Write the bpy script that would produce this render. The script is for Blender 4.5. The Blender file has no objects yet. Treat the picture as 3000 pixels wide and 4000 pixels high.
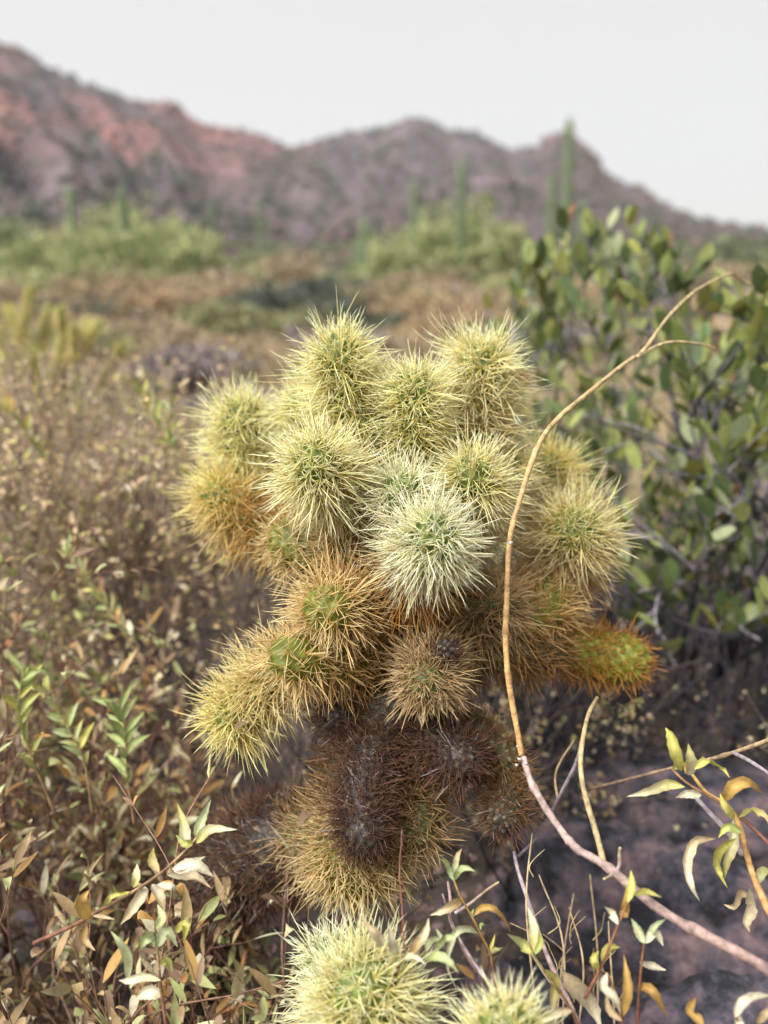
import bpy, math, random
import numpy as np
from mathutils import Vector, Matrix, noise as mn

rng = np.random.default_rng(7)
random.seed(7)
sc = bpy.context.scene
COL = sc.collection

# ------------------------------------------------------------------ camera, sky, sun, exposure
PITCH = math.radians(14.9)
CAMZ = 0.75
FOC = 1915.6                      # focal length in units of a 1659 x 2212 picture
cam_d = bpy.data.cameras.new('camera')
cam = bpy.data.objects.new('camera', cam_d); COL.objects.link(cam)
cam.location = (0, 0, CAMZ)
cam.rotation_euler = (math.pi/2 - PITCH, 0, 0)
cam_d.sensor_fit = 'VERTICAL'; cam_d.sensor_height = 36.0
cam_d.lens = 36.0*FOC/2212.0
cam_d.clip_start = 0.01; cam_d.clip_end = 6000
cam_d.dof.use_dof = True
cam_d.dof.focus_distance = 0.64
cam_d.dof.aperture_fstop = 3.5
sc.camera = cam

SUN_EL, SUN_AZ = math.radians(50), math.radians(228)    # soft light from the left, behind the camera
w = bpy.data.worlds.new('World'); sc.world = w; w.use_nodes = True
nt = w.node_tree; nt.nodes.clear()
sky = nt.nodes.new('ShaderNodeTexSky'); sky.sky_type = 'NISHITA'; sky.sun_disc = False
sky.sun_elevation = SUN_EL; sky.sun_rotation = SUN_AZ
bg1 = nt.nodes.new('ShaderNodeBackground'); bg1.inputs['Strength'].default_value = 0.12
nt.links.new(sky.outputs[0], bg1.inputs['Color'])
bg2 = nt.nodes.new('ShaderNodeBackground'); bg2.inputs['Color'].default_value = (0.460, 0.453, 0.444, 1); bg2.inputs['Strength'].default_value = 1.0
mx = nt.nodes.new('ShaderNodeMixShader'); mx.inputs[0].default_value = 0.93     # thin bright overcast over the blue sky
out = nt.nodes.new('ShaderNodeOutputWorld')
nt.links.new(bg1.outputs[0], mx.inputs[1]); nt.links.new(bg2.outputs[0], mx.inputs[2]); nt.links.new(mx.outputs[0], out.inputs[0])
sd = bpy.data.lights.new('sun', 'SUN'); sd.energy = 5.0; sd.angle = math.radians(45); sd.color = (1, 0.97, 0.92)
so = bpy.data.objects.new('sun', sd); COL.objects.link(so)
sdir = Vector((math.sin(SUN_AZ)*math.cos(SUN_EL), math.cos(SUN_AZ)*math.cos(SUN_EL), math.sin(SUN_EL)))
so.rotation_euler = sdir.to_track_quat('Z', 'Y').to_euler()
sc.view_settings.view_transform = 'Standard'; sc.view_settings.look = 'None'
sc.view_settings.exposure = 0.85; sc.view_settings.gamma = 1.0; sc.view_settings.use_curve_mapping = False
sc.render.engine = 'CYCLES'
sc.cycles.use_denoising = True
sc.cycles.max_bounces = 9; sc.cycles.diffuse_bounces = 6; sc.cycles.transmission_bounces = 6; sc.cycles.transparent_max_bounces = 8

# ------------------------------------------------------------------ helpers
cF = np.array([0, math.cos(PITCH), -math.sin(PITCH)]); cU = np.array([0, math.sin(PITCH), math.cos(PITCH)]); cR = np.array([1., 0, 0])
CAM = np.array([0, 0, CAMZ])
def P(ox, oy, d):
    return CAM + cF*d + cR*((ox-829.5)/FOC*d) - cU*((oy-1106)/FOC*d)
def ray(ox, oy):
    v = P(ox, oy, 1.0)-CAM
    return v/np.linalg.norm(v)
def at_dist(ox, D, oy=700):
    """world x for picture column ox at ground distance D"""
    v = ray(ox, oy); return v[0]/v[1]*D
def nrm(v):
    v = np.asarray(v, float); n = np.linalg.norm(v, axis=-1, keepdims=True); return v/np.maximum(n, 1e-12)

class MB:
    def __init__(s): s.v = []; s.f3 = []; s.f4 = []; s.c = []; s.n = 0
    def add(s, v, f3=None, f4=None, col=(1, 1, 1)):
        v = np.asarray(v, float).reshape(-1, 3)
        if f3 is not None and len(f3): s.f3.append(np.asarray(f3, np.int64).reshape(-1, 3)+s.n)
        if f4 is not None and len(f4): s.f4.append(np.asarray(f4, np.int64).reshape(-1, 4)+s.n)
        c = np.asarray(col, float)
        if c.ndim == 1: c = np.tile(c, (len(v), 1))
        s.v.append(v); s.c.append(c); s.n += len(v)
    def mesh(s, name, mat, smooth=True):
        v = np.concatenate(s.v); c = np.concatenate(s.c)
        f3 = np.concatenate(s.f3) if s.f3 else np.zeros((0, 3), np.int64)
        f4 = np.concatenate(s.f4) if s.f4 else np.zeros((0, 4), np.int64)
        me = bpy.data.meshes.new(name)
        me.vertices.add(len(v)); me.vertices.foreach_set('co', v.ravel())
        li = np.concatenate([f3.ravel(), f4.ravel()]).astype(np.int32)
        me.loops.add(len(li)); me.loops.foreach_set('vertex_index', li)
        tot = np.concatenate([np.full(len(f3), 3), np.full(len(f4), 4)]).astype(np.int32)
        st = np.concatenate([[0], np.cumsum(tot)[:-1]]).astype(np.int32)
        me.polygons.add(len(tot)); me.polygons.foreach_set('loop_start', st); me.polygons.foreach_set('loop_total', tot)
        me.polygons.foreach_set('use_smooth', np.full(len(tot), smooth))
        me.update(calc_edges=True)
        a = me.color_attributes.new('Col', 'FLOAT_COLOR', 'POINT')
        a.data.foreach_set('color', np.concatenate([c, np.ones((len(c), 1))], 1).astype(np.float32).ravel())
        me.materials.append(mat)
        return me
    def build(s, name, mat, parent=None, smooth=True):
        me = s.mesh(name, mat, smooth)
        return link(name, me, parent)
def link(name, me, parent=None):
    o = bpy.data.objects.new(name, me); COL.objects.link(o)
    if parent is not None:
        o.parent = parent
        o.matrix_parent_inverse = wm(parent).inverted()
    return o
def wm(o):
    m = Matrix.LocRotScale(o.location, o.rotation_euler, o.scale)
    return m if o.parent is None else wm(o.parent) @ o.matrix_parent_inverse @ m
def tag(o, label=None, cat=None, group=None, kind=None):
    if label: o['label'] = label
    if cat: o['category'] = cat
    if group: o['group'] = group
    if kind: o['kind'] = kind
    return o
def thing(name, label, cat, loc, group=None):
    o = bpy.data.objects.new(name, None); COL.objects.link(o); o.location = tuple(float(q) for q in loc); o.empty_display_size = 0.05
    return tag(o, label, cat, group)

def smooth_path(pts, n):
    """Catmull-Rom through pts (k x m columns: xyz and anything else)"""
    pts = np.asarray(pts, float)
    if len(pts) == 2: 
        t = np.linspace(0, 1, n)[:, None]; return pts[0]*(1-t)+pts[1]*t
    q = np.vstack([2*pts[0]-pts[1], pts, 2*pts[-1]-pts[-2]])
    k = len(pts)-1; T = np.linspace(0, k, n); i = np.minimum(T.astype(int), k-1); t = (T-i)[:, None]
    a, b, c, d = q[i], q[i+1], q[i+2], q[i+3]
    return 0.5*((2*b)+(-a+c)*t+(2*a-5*b+4*c-d)*t*t+(-a+3*b-3*c+d)*t**3)
def frames(path):
    T = nrm(np.gradient(path, axis=0))
    ref = np.array([0.13, 0.31, 0.94]); 
    if abs(T[0] @ ref) > 0.9: ref = np.array([0.9, 0.3, 0.1])
    N = np.zeros_like(T); n = nrm(np.cross(T[0], ref))
    for i in range(len(T)):
        n = nrm(n-(n @ T[i])*T[i]); N[i] = n
    return T, N, np.cross(T, N)
def tube(mb, path, rad, sides=5, col=(1, 1, 1), cap=True):
    path = np.asarray(path, float); k = len(path); rad = np.broadcast_to(np.asarray(rad, float), (k,))
    T, N, B = frames(path); a = np.arange(sides)*2*math.pi/sides
    v = path[:, None]+rad[:, None, None]*(np.cos(a)[None, :, None]*N[:, None]+np.sin(a)[None, :, None]*B[:, None])
    v = v.reshape(-1, 3); i = np.arange(k-1)[:, None]*sides; j = np.arange(sides)[None]; j2 = (j+1) % sides
    f = np.stack([i+j, i+j2, i+sides+j2, i+sides+j], -1).reshape(-1, 4)
    c = np.asarray(col, float)
    if c.ndim == 2: c = np.repeat(c, sides, 0)
    else: c = np.tile(c, (len(v), 1))
    f3 = None
    if cap:
        v = np.vstack([v, path[-1]+T[-1]*rad[-1]*0.5, path[0]-T[0]*rad[0]*0.3]); c = np.vstack([c, c[-1], c[0]])
        e = (k-1)*sides; jj = np.arange(sides)
        f3 = np.vstack([np.stack([e+jj, e+(jj+1) % sides, np.full(sides, k*sides)], -1),
                        np.stack([(jj+1) % sides, jj, np.full(sides, k*sides+1)], -1)])
    mb.add(v, f3, f, c)

# ------------------------------------------------------------------ materials
def new_mat(name):
    m = bpy.data.materials.new(name); m.use_nodes = True; t = m.node_tree; t.nodes.clear()
    o = t.nodes.new('ShaderNodeOutputMaterial'); p = t.nodes.new('ShaderNodeBsdfPrincipled')
    t.links.new(p.outputs[0], o.inputs[0]); return m, t, p, o
def attr_mat(name, rough=0.6, transl=0.0, noise_amt=0.15, nscale=40, bump=0.0, bscale=200, obj_var=0.0, spec=0.3, blotch=0, gain=0.80):
    m, t, p, o = new_mat(name); N = t.nodes; L = t.links
    a = N.new('ShaderNodeAttribute'); a.attribute_name = 'Col'
    tc = N.new('ShaderNodeTexCoord')
    nz = N.new('ShaderNodeTexNoise'); nz.inputs['Scale'].default_value = nscale; nz.inputs['Detail'].default_value = 5
    L.new(tc.outputs['Object'], nz.inputs['Vector'])
    mr = N.new('ShaderNodeMapRange'); mr.inputs[1].default_value = 0.25; mr.inputs[2].default_value = 0.75
    mr.inputs[3].default_value = gain*(1-noise_amt*1.5); mr.inputs[4].default_value = gain*(1+noise_amt)
    L.new(nz.outputs[0], mr.inputs[0])
    ms = N.new('ShaderNodeVectorMath'); ms.operation = 'SCALE'; L.new(a.outputs['Color'], ms.inputs[0]); L.new(mr.outputs[0], ms.inputs['Scale'])
    colout = ms.outputs[0]
    if obj_var:
        oi = N.new('ShaderNodeObjectInfo'); hs = N.new('ShaderNodeHueSaturation')
        m1 = N.new('ShaderNodeMapRange'); m1.inputs[3].default_value = 0.5-obj_var*0.10; m1.inputs[4].default_value = 0.5+obj_var*0.08
        m2 = N.new('ShaderNodeMapRange'); m2.inputs[3].default_value = 1-obj_var; m2.inputs[4].default_value = 1+obj_var
        ml = N.new('ShaderNodeMath'); ml.operation = 'MULTIPLY'; ml.inputs[1].default_value = 7.31
        fr = N.new('ShaderNodeMath'); fr.operation = 'FRACT'
        L.new(oi.outputs['Random'], m1.inputs[0]); L.new(oi.outputs['Random'], ml.inputs[0]); L.new(ml.outputs[0], fr.inputs[0]); L.new(fr.outputs[0], m2.inputs[0])
        L.new(m1.outputs[0], hs.inputs['Hue']); L.new(m2.outputs[0], hs.inputs['Value']); L.new(colout, hs.inputs['Color']); colout = hs.outputs[0]
    if blotch:
        nb = N.new('ShaderNodeTexNoise'); nb.inputs['Scale'].default_value = 170; nb.inputs['Detail'].default_value = 6; nb.inputs['Roughness'].default_value = 0.7
        gm = N.new('ShaderNodeNewGeometry'); L.new(gm.outputs['Position'], nb.inputs['Vector'])
        br = N.new('ShaderNodeMapRange'); br.inputs[1].default_value = 0.50; br.inputs[2].default_value = 0.66; br.inputs[4].default_value = blotch; L.new(nb.outputs[0], br.inputs[0])
        bm_ = N.new('ShaderNodeMix'); bm_.data_type = 'RGBA'; L.new(br.outputs[0], bm_.inputs[0]); L.new(colout, bm_.inputs[6]); bm_.inputs[7].default_value = (.20, .11, .05, 1); colout = bm_.outputs[2]
    L.new(colout, p.inputs['Base Color']); p.inputs['Roughness'].default_value = rough
    p.inputs['Specular IOR Level'].default_value = spec
    if bump:
        n2 = N.new('ShaderNodeTexNoise'); n2.inputs['Scale'].default_value = bscale; n2.inputs['Detail'].default_value = 6
        L.new(tc.outputs['Object'], n2.inputs['Vector'])
        b = N.new('ShaderNodeBump'); b.inputs['Strength'].default_value = bump; b.inputs['Distance'].default_value = 0.6/bscale
        L.new(n2.outputs[0], b.inputs['Height']); L.new(b.outputs[0], p.inputs['Normal'])
    if transl:
        tr = N.new('ShaderNodeBsdfTranslucent'); L.new(colout, tr.inputs['Color'])
        mxs = N.new('ShaderNodeMixShader'); mxs.inputs[0].default_value = transl
        L.new(p.outputs[0], mxs.inputs[1]); L.new(tr.outputs[0], mxs.inputs[2]); L.new(mxs.outputs[0], o.inputs[0])
    return m
M_spine = attr_mat('cactus_spine', 0.40, 0.40, 0.02, 60, gain=1.0)
M_body = attr_mat('cactus_skin', 0.5, 0, 0.2, 90, 0.3, 500, gain=1.15)
M_leaf = attr_mat('leaf', 0.5, 0.28, 0.12, 90, 0.3, 300, obj_var=0.28, blotch=.42, gain=.92)
M_leafm = attr_mat('leaf_mass', 0.55, 0.28, 0.2, 90, 0.3, 300, blotch=.42, gain=.92)
M_twig = attr_mat('bark', 0.75, 0, 0.4, 170, 0.8, 420)
M_far = attr_mat('far_foliage', 0.7, 0.2, 0.2, 3)
M_gravel = attr_mat('gravel', 0.85, 0, 0.2, 150, 0.5, 300)

def rock_mat(name, c1, c2, c3, s):
    m, t, p, o = new_mat(name); N = t.nodes; L = t.links
    tc = N.new('ShaderNodeTexCoord')
    n1 = N.new('ShaderNodeTexNoise'); n1.inputs['Scale'].default_value = 5*s; n1.inputs['Detail'].default_value = 9; n1.inputs['Roughness'].default_value = 0.65
    n2 = N.new('ShaderNodeTexNoise'); n2.inputs['Scale'].default_value = 28*s; n2.inputs['Detail'].default_value = 8
    L.new(tc.outputs['Object'], n1.inputs['Vector']); L.new(tc.outputs['Object'], n2.inputs['Vector'])
    r = N.new('ShaderNodeValToRGB'); e = r.color_ramp.elements
    e[0].position = 0.42; e[0].color = (*c1, 1); e[1].position = 0.64; e[1].color = (*c3, 1)
    k = e.new(0.5); k.color = (*c2, 1)
    L.new(n1.outputs[0], r.inputs[0])
    mr = N.new('ShaderNodeMapRange'); mr.inputs[1].default_value = 0.3; mr.inputs[2].default_value = 0.7; mr.inputs[3].default_value = 0.65; mr.inputs[4].default_value = 1.3
    L.new(n2.outputs[0], mr.inputs[0])
    ms = N.new('ShaderNodeVectorMath'); ms.operation = 'SCALE'; L.new(r.outputs[0], ms.inputs[0]); L.new(mr.outputs[0], ms.inputs['Scale'])
    L.new(ms.outputs[0], p.inputs['Base Color']); p.inputs['Roughness'].default_value = 0.82
    b = N.new('ShaderNodeBump'); b.inputs['Strength'].default_value = 0.8; b.inputs['Distance'].default_value = 0.03/s
    n3 = N.new('ShaderNodeTexNoise'); n3.inputs['Scale'].default_value = 45*s; n3.inputs['Detail'].default_value = 10; n3.inputs['Roughness'].default_value = 0.7
    L.new(tc.outputs['Object'], n3.inputs['Vector']); L.new(n3.outputs[0], b.inputs['Height']); L.new(b.outputs[0], p.inputs['Normal'])
    return m
M_rock = rock_mat('basalt', (0.016, 0.016, 0.024), (0.078, 0.068, 0.092), (0.24, 0.16, 0.165), 3.6)
M_rock2 = rock_mat('lilac_stone', (0.14, 0.12, 0.15), (0.24, 0.19, 0.21), (0.38, 0.28, 0.26), 2.0)

# ------------------------------------------------------------------ terrain: desert floor and ridges
SIL = [(-260, 60), (-120, 50), (0, 88), (30, 96), (100, 132), (200, 178), (285, 208), (322, 211), (362, 209), (392, 228), (430, 260), (470, 270), (530, 279), (562, 288), (600, 306),
       (625, 314), (680, 301), (730, 286), (780, 279), (830, 276), (862, 262), (905, 247), (935, 258), (962, 276), (990, 283), (1020, 276), (1050, 292),
       (1080, 311), (1112, 321), (1160, 318), (1178, 296), (1200, 289), (1216, 281), (1236, 283), (1248, 297), (1280, 318), (1310, 370), (1342, 390), (1400, 411),
       (1450, 446), (1500, 470), (1560, 481), (1659, 496), (1800, 520), (2000, 560)]
s_az, s_el = [], []
for ox, oy in SIL:
    v = ray(ox, oy); s_az.append(math.atan2(v[0], v[1])); s_el.append(v[2]/math.hypot(v[0], v[1]))
s_az = np.array(s_az); s_el = np.array(s_el)
def ridge_tan(az):
    e = np.interp(az, s_az, s_el)
    e = np.where(az < s_az[0], np.maximum(0.07, s_el[0]*np.exp(-(s_az[0]-az)*1.1)), e)
    e = np.where(az > s_az[-1], np.maximum(0.045, s_el[-1]), e)
    return e
def ridge_R(az):
    return np.interp(az, [-0.6, -0.3, -0.12, 0.02, 0.15, 0.24, 0.4], [620, 640, 760, 860, 860, 720, 640])
def fbm(x, y, z, oct=5):
    return mn.fractal(Vector((x, y, z)), 0.9, 2.1, oct, noise_basis='PERLIN_ORIGINAL')
def build_terrain():
    azs = np.concatenate([np.linspace(-math.pi, -0.62, 60)[:-1], np.linspace(-0.62, 0.62, 420), np.linspace(0.62, math.pi, 60)[1:-1]])
    r_near = np.concatenate([[0.05], np.geomspace(0.25, 130, 120)])
    r_far = np.concatenate([np.geomspace(130, 1050, 150), np.geomspace(1080, 1600, 10)])
    def zfun(az, r):
        x, y = r*math.sin(az), r*math.cos(az)
        z = 0.0
        # gentle small relief near, quiet plain further out
        z += 0.02*fbm(x*1.3, y*1.3, 1.7, 3)*min(1, r) + (0.10*fbm(x*0.12, y*0.12, 4.1, 3) if r > 6 else 0.10*fbm(x*0.12, y*0.12, 4.1, 3)*(r/6)**2)
        if r > 90:
            R = float(ridge_R(az)); H = float(ridge_tan(az))*R+CAMZ
            t = (r-90)/(R-90)
            if t <= 1:
                base = H*(0.30*t+0.70*t**2.1)
                rough = 0.20*H*fbm(x*0.007, y*0.007, 9.2, 6)+0.03*H*fbm(x*0.03, y*0.03, 3.3, 4)
                gul = -abs(mn.noise(Vector((az*22+r*0.006, r*0.004, 5.5))))*0.24*H
                z += base+(rough+gul)*min(1, t*3)*max(0, 1-t)**0.6
                z = min(z, CAMZ+(float(ridge_tan(az))*0.985)*r*1.0 if t < 0.93 else 1e9)
            else:
                z += H*max(0.0, 1-(r-R)/900.0)*0.98
                z = min(z, H)
        return z
    for name, rr in (('desert_floor', r_near), ('mountain', r_far)):
        V = np.zeros((len(rr), len(azs), 3)); C = np.zeros((len(rr), len(azs), 3))
        for i, r in enumerate(rr):
            for j, az in enumerate(azs):
                V[i, j] = (r*math.sin(az), r*math.cos(az), zfun(az, r))
        n, m = len(rr), len(azs); i = np.arange(n-1)[:, None]; j = np.arange(m)[None]; j2 = (j+1) % m
        f = np.stack([i*m+j, i*m+j2, (i+1)*m+j2, (i+1)*m+j], -1).reshape(-1, 4)[:, ::-1]
        mb = MB(); mb.add(V.reshape(-1, 3), None, f)
        if name == 'desert_floor':
            # close the little hole under the camera
            mb.add([(0, 0, 0)], None, None)
            mb.f3.append(np.stack([np.arange(m), (np.arange(m)+1) % m, np.full(m, n*m)], -1)[:, ::-1])
        o = mb.build(name, M_ground if name == 'desert_floor' else M_mtn); tag(o, kind='structure')
        if name == 'mountain': global MTN; MTN = (V, azs, rr)
        
def ground_mat():
    m, t, p, o = new_mat('desert_soil'); N = t.nodes; L = t.links
    tc = N.new('ShaderNodeTexCoord')
    def nz(s, d=6, r=0.6):
        n = N.new('ShaderNodeTexNoise'); n.inputs['Scale'].default_value = s; n.inputs['Detail'].default_value = d; n.inputs['Roughness'].default_value = r
        L.new(tc.outputs['Object'], n.inputs['Vector']); return n
    a = nz(9, 10, 0.7); r = N.new('ShaderNodeValToRGB'); e = r.color_ramp.elements
    e[0].position = 0.36; e[0].color = (0.030, 0.026, 0.028, 1); e[1].position = 0.68; e[1].color = (0.16, 0.115, 0.095, 1)
    k = e.new(0.5); k.color = (0.070, 0.055, 0.052, 1)
    L.new(a.outputs[0], r.inputs[0])
    b = nz(0.35, 4); r2 = N.new('ShaderNodeValToRGB'); e = r2.color_ramp.elements
    e[0].position = 0.42; e[0].color = (0.19, 0.155, 0.105, 1); e[1].position = 0.58; e[1].color = (0.30, 0.245, 0.155, 1)
    L.new(b.outputs[0], r2.inputs[0])
    mix = N.new('ShaderNodeMix'); mix.data_type = 'RGBA'; sy = N.new('ShaderNodeSeparateXYZ'); L.new(tc.outputs['Object'], sy.inputs[0]); my = N.new('ShaderNodeMapRange'); my.inputs[1].default_value = 1.5; my.inputs[2].default_value = 7; my.inputs[3].default_value = .15; my.inputs[4].default_value = .85; L.new(sy.outputs[1], my.inputs[0]); L.new(my.outputs[0], mix.inputs[0])
    L.new(r.outputs[0], mix.inputs[6]); L.new(r2.outputs[0], mix.inputs[7]); L.new(mix.outputs[2], p.inputs['Base Color'])
    p.inputs['Roughness'].default_value = 0.95
    bp = N.new('ShaderNodeBump'); bp.inputs['Strength'].default_value = 0.9; bp.inputs['Distance'].default_value = 0.01
    c = nz(60, 8, 0.7); L.new(c.outputs[0], bp.inputs['Height']); L.new(bp.outputs[0], p.inputs['Normal'])
    return m
def mtn_mat():
    m, t, p, o = new_mat('mountain_rock'); N = t.nodes; L = t.links
    tc = N.new('ShaderNodeTexCoord')
    def nz(s, d=6, r=0.6, vec=None):
        n = N.new('ShaderNodeTexNoise'); n.inputs['Scale'].default_value = s; n.inputs['Detail'].default_value = d; n.inputs['Roughness'].default_value = r
        L.new(vec or tc.outputs['Object'], n.inputs['Vector']); return n
    def ramp(src, pts):
        r = N.new('ShaderNodeValToRGB'); e = r.color_ramp.elements
        e[0].position, e[0].color = pts[0][0], (*pts[0][1], 1); e[1].position, e[1].color = pts[-1][0], (*pts[-1][1], 1)
        for q, c in pts[1:-1]: k = e.new(q); k.color = (*c, 1)
        L.new(src, r.inputs[0]); return r
    base = ramp(nz(0.03, 9, 0.65).outputs[0], [(0.34, (0.026, 0.023, 0.026)), (0.5, (0.066, 0.043, 0.050)), (0.64, (0.125, 0.088, 0.096))])
    red = ramp(nz(0.05, 7, 0.6).outputs[0], [(0.35, (0.11, 0.048, 0.048)), (0.6, (0.24, 0.09, 0.078))])
    # red cliffs high on the left-hand ridge
    sx = N.new('ShaderNodeSeparateXYZ'); L.new(tc.outputs['Object'], sx.inputs[0])
    zz = N.new('ShaderNodeMapRange'); zz.inputs[1].default_value = 35; zz.inputs[2].default_value = 70; L.new(sx.outputs[2], zz.inputs[0])
    n3 = nz(0.012, 5, 0.55); mr = N.new('ShaderNodeMapRange'); mr.inputs[1].default_value = 0.42; mr.inputs[2].default_value = 0.54; L.new(n3.outputs[0], mr.inputs[0])
    # they lie on the left ridge (x below -40) and on the rocky knob on the right (x near 180)
    xl = N.new('ShaderNodeMapRange'); xl.inputs[1].default_value = -40; xl.inputs[2].default_value = -130; L.new(sx.outputs[0], xl.inputs[0])
    xr = N.new('ShaderNodeMapRange'); xr.inputs[1].default_value = 120; xr.inputs[2].default_value = 150; xr.inputs[4].default_value = .7; L.new(sx.outputs[0], xr.inputs[0])
    xx = N.new('ShaderNodeMath'); xx.operation = 'MAXIMUM'; L.new(xl.outputs[0], xx.inputs[0]); L.new(xr.outputs[0], xx.inputs[1])
    m0 = N.new('ShaderNodeMath'); m0.operation = 'MULTIPLY'; L.new(zz.outputs[0], m0.inputs[0]); L.new(xx.outputs[0], m0.inputs[1])
    ml = N.new('ShaderNodeMath'); ml.operation = 'MULTIPLY'; L.new(m0.outputs[0], ml.inputs[0]); L.new(mr.outputs[0], ml.inputs[1])
    mix = N.new('ShaderNodeMix'); mix.data_type = 'RGBA'; L.new(ml.outputs[0], mix.inputs[0]); L.new(base.outputs[0], mix.inputs[6]); L.new(red.outputs[0], mix.inputs[7])
    # olive scrub patches
    g = nz(0.09, 6, 0.7); mg = N.new('ShaderNodeMapRange'); mg.inputs[1].default_value = 0.52; mg.inputs[2].default_value = 0.6; mg.inputs[4].default_value = 0.75; L.new(g.outputs[0], mg.inputs[0])
    mix2 = N.new('ShaderNodeMix'); mix2.data_type = 'RGBA'; L.new(mg.outputs[0], mix2.inputs[0]); L.new(mix.outputs[2], mix2.inputs[6]); mix2.inputs[7].default_value = (0.040, 0.046, 0.034, 1)
    L.new(mix2.outputs[2], p.inputs['Base Color']); p.inputs['Roughness'].default_value = 0.95
    bp = N.new('ShaderNodeBump'); bp.inputs['Strength'].default_value = 1.0; bp.inputs['Distance'].default_value = 9
    c = nz(0.035, 8, 0.6); L.new(c.outputs[0], bp.inputs['Height']); L.new(bp.outputs[0], p.inputs['Normal'])
    return m
M_ground = ground_mat(); M_mtn = mtn_mat()
build_terrain()
GZ = {}
def gz(x, y):
    r = math.hypot(x, y)
    return 0.02*fbm(x*1.3, y*1.3, 1.7, 3)*min(1, r) + (0.10*fbm(x*0.12, y*0.12, 4.1, 3) if r > 6 else 0.10*fbm(x*0.12, y*0.12, 4.1, 3)*(r/6)**2)

# scrub dotting the slopes (nobody could count it)
OCT = np.array([(1, 0, 0), (0, 1, 0), (-1, 0, 0), (0, -1, 0), (0, 0, 1), (0, 0, -0.6)], float)
OCTF = np.array([(0, 1, 4), (1, 2, 4), (2, 3, 4), (3, 0, 4), (1, 0, 5), (2, 1, 5), (3, 2, 5), (0, 3, 5)])
V, azs, rr = MTN
mb = MB()
for k in range(9000):
    i = int(rng.integers(2, 140)); j = int(rng.integers(65, 470))
    q = V[i, j]+(V[i+1, j+1]-V[i, j])*rng.random(); s = rng.uniform(0.6, 2.6)*(0.5+i/110)
    c = np.array([(0.045, 0.056, 0.030), (0.035, 0.045, 0.028), (0.085, 0.075, 0.050), (0.16, 0.105, 0.095)][int(rng.integers(0, 4))])*rng.uniform(0.8, 1.3)
    R = np.array(Matrix.Rotation(rng.random()*6.3, 3, 'Z'))
    mb.add((OCT*np.array([s, s, s*0.8])*rng.uniform(0.7, 1.2, (6, 1))) @ R.T+q+[0, 0, s*0.2], OCTF, None, c)
tag(mb.build('hillside_scrub', M_far, smooth=False), 'sparse olive and brown scrub dotting the slopes of the ridge', 'scrub', kind='stuff')

mb = MB()      # scrub on the flats between the trees and the slopes
for k in range(5200):
    Y = 34+120*rng.random()**1.3; X = rng.uniform(-.62, .62)*Y; s = rng.uniform(.25, .8)*(0.8+Y*.006)
    c = np.array([(.11, .125, .065), (.08, .09, .055), (.16, .13, .09), (.14, .15, .08), (.14, .105, .095)][int(rng.integers(0, 5))])*rng.uniform(.7, 1.3)
    R = np.array(Matrix.Rotation(rng.random()*6.3, 3, 'Z'))
    for q in range(3):
        mb.add((OCT*np.array([s, s, s*.8])*rng.uniform(.6, 1.25, (6, 1))*.6) @ R.T+[X+rng.normal()*s*.5, Y+rng.normal()*s*.5, (Y-90)*.09*(Y > 90)+s*.3], OCTF, None, c*rng.uniform(.85, 1.15))
tag(mb.build('flatland_scrub', M_far, smooth=False), 'continuous olive and tan scrub on the flats before the slopes', 'scrub', kind='stuff')

# ------------------------------------------------------------------ loose stones and litter on the near ground
ICO = None
def ico_template(sub=1, seed=0):
    import bmesh
    bm = bmesh.new(); bmesh.ops.create_icosphere(bm, subdivisions=sub, radius=1)
    v = np.array([x.co[:] for x in bm.verts]); f = np.array([[x.index for x in fa.verts] for fa in bm.faces]); bm.free(); return v, f
IV, IF = ico_template(1)
mb = MB()
for k in range(9000):
    Y = 0.35+4.6*rng.random()**1.5; X = rng.uniform(-0.62, 0.62)*(Y+0.25); s = rng.uniform(0.0025, 0.011)*(0.8+0.35*Y)
    if rng.random() < 0.05: s *= 2.2
    c = np.array([(0.10, 0.08, 0.09), (0.17, 0.12, 0.115), (0.045, 0.04, 0.05), (0.30, 0.21, 0.195), (0.20, 0.13, 0.10)][int(rng.integers(0, 5))])*rng.uniform(0.7, 1.25)
    v = IV*rng.uniform(0.7, 1.3, (len(IV), 1))*np.array([1, rng.uniform(0.6, 1), rng.uniform(0.4, 0.8)])*s
    R = np.array(Matrix.Rotation(rng.random()*6.3, 3, 'Z'))
    mb.add(v @ R.T+[X, Y, gz(X, Y)+s*0.2], IF, None, c)
tag(mb.build('gravel', M_gravel, smooth=False), 'pinkish grey desert gravel scattered over the ground', 'gravel', kind='stuff')

def leaf_template(nseg=6, fold=0.25, curl=0.5, twist=0.0, wfun=None, cup=0.0, wave=0.0):
    """unit leaf along +X, length 1, width 1 (scaled later)"""
    t = np.linspace(0, 1, nseg+1); wd = (wfun or (lambda q: np.sin(np.pi*np.clip(q, 0, 1)**0.85)**0.8))(t); wd[0] = max(wd[0], 0.06); wd[-1] = 0.02
    ang = np.cumsum(np.full(nseg, curl/nseg)); x = np.concatenate([[0], np.cumsum(np.cos(ang))/nseg]); z = np.concatenate([[0], -np.cumsum(np.sin(ang))/nseg])
    rows = []
    for i in range(nseg+1):
        tw = twist*t[i]; h = wd[i]*0.5
        zz = h*fold+wave*math.sin(9*t[i])
        for s in (-1, 0, 1):
            yy = s*h; dz = abs(s)*zz*(1)
            y2 = yy*math.cos(tw)-dz*math.sin(tw)*0.5; z2 = yy*math.sin(tw)+dz*math.cos(tw)
            rows.append((x[i], y2, z[i]+z2*0.5))
    f = []
    for i in range(nseg):
        for s in (0, 1): f.append((i*3+s, (i+1)*3+s, (i+1)*3+s+1, i*3+s+1))
    return np.array(rows), np.array(f)
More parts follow.
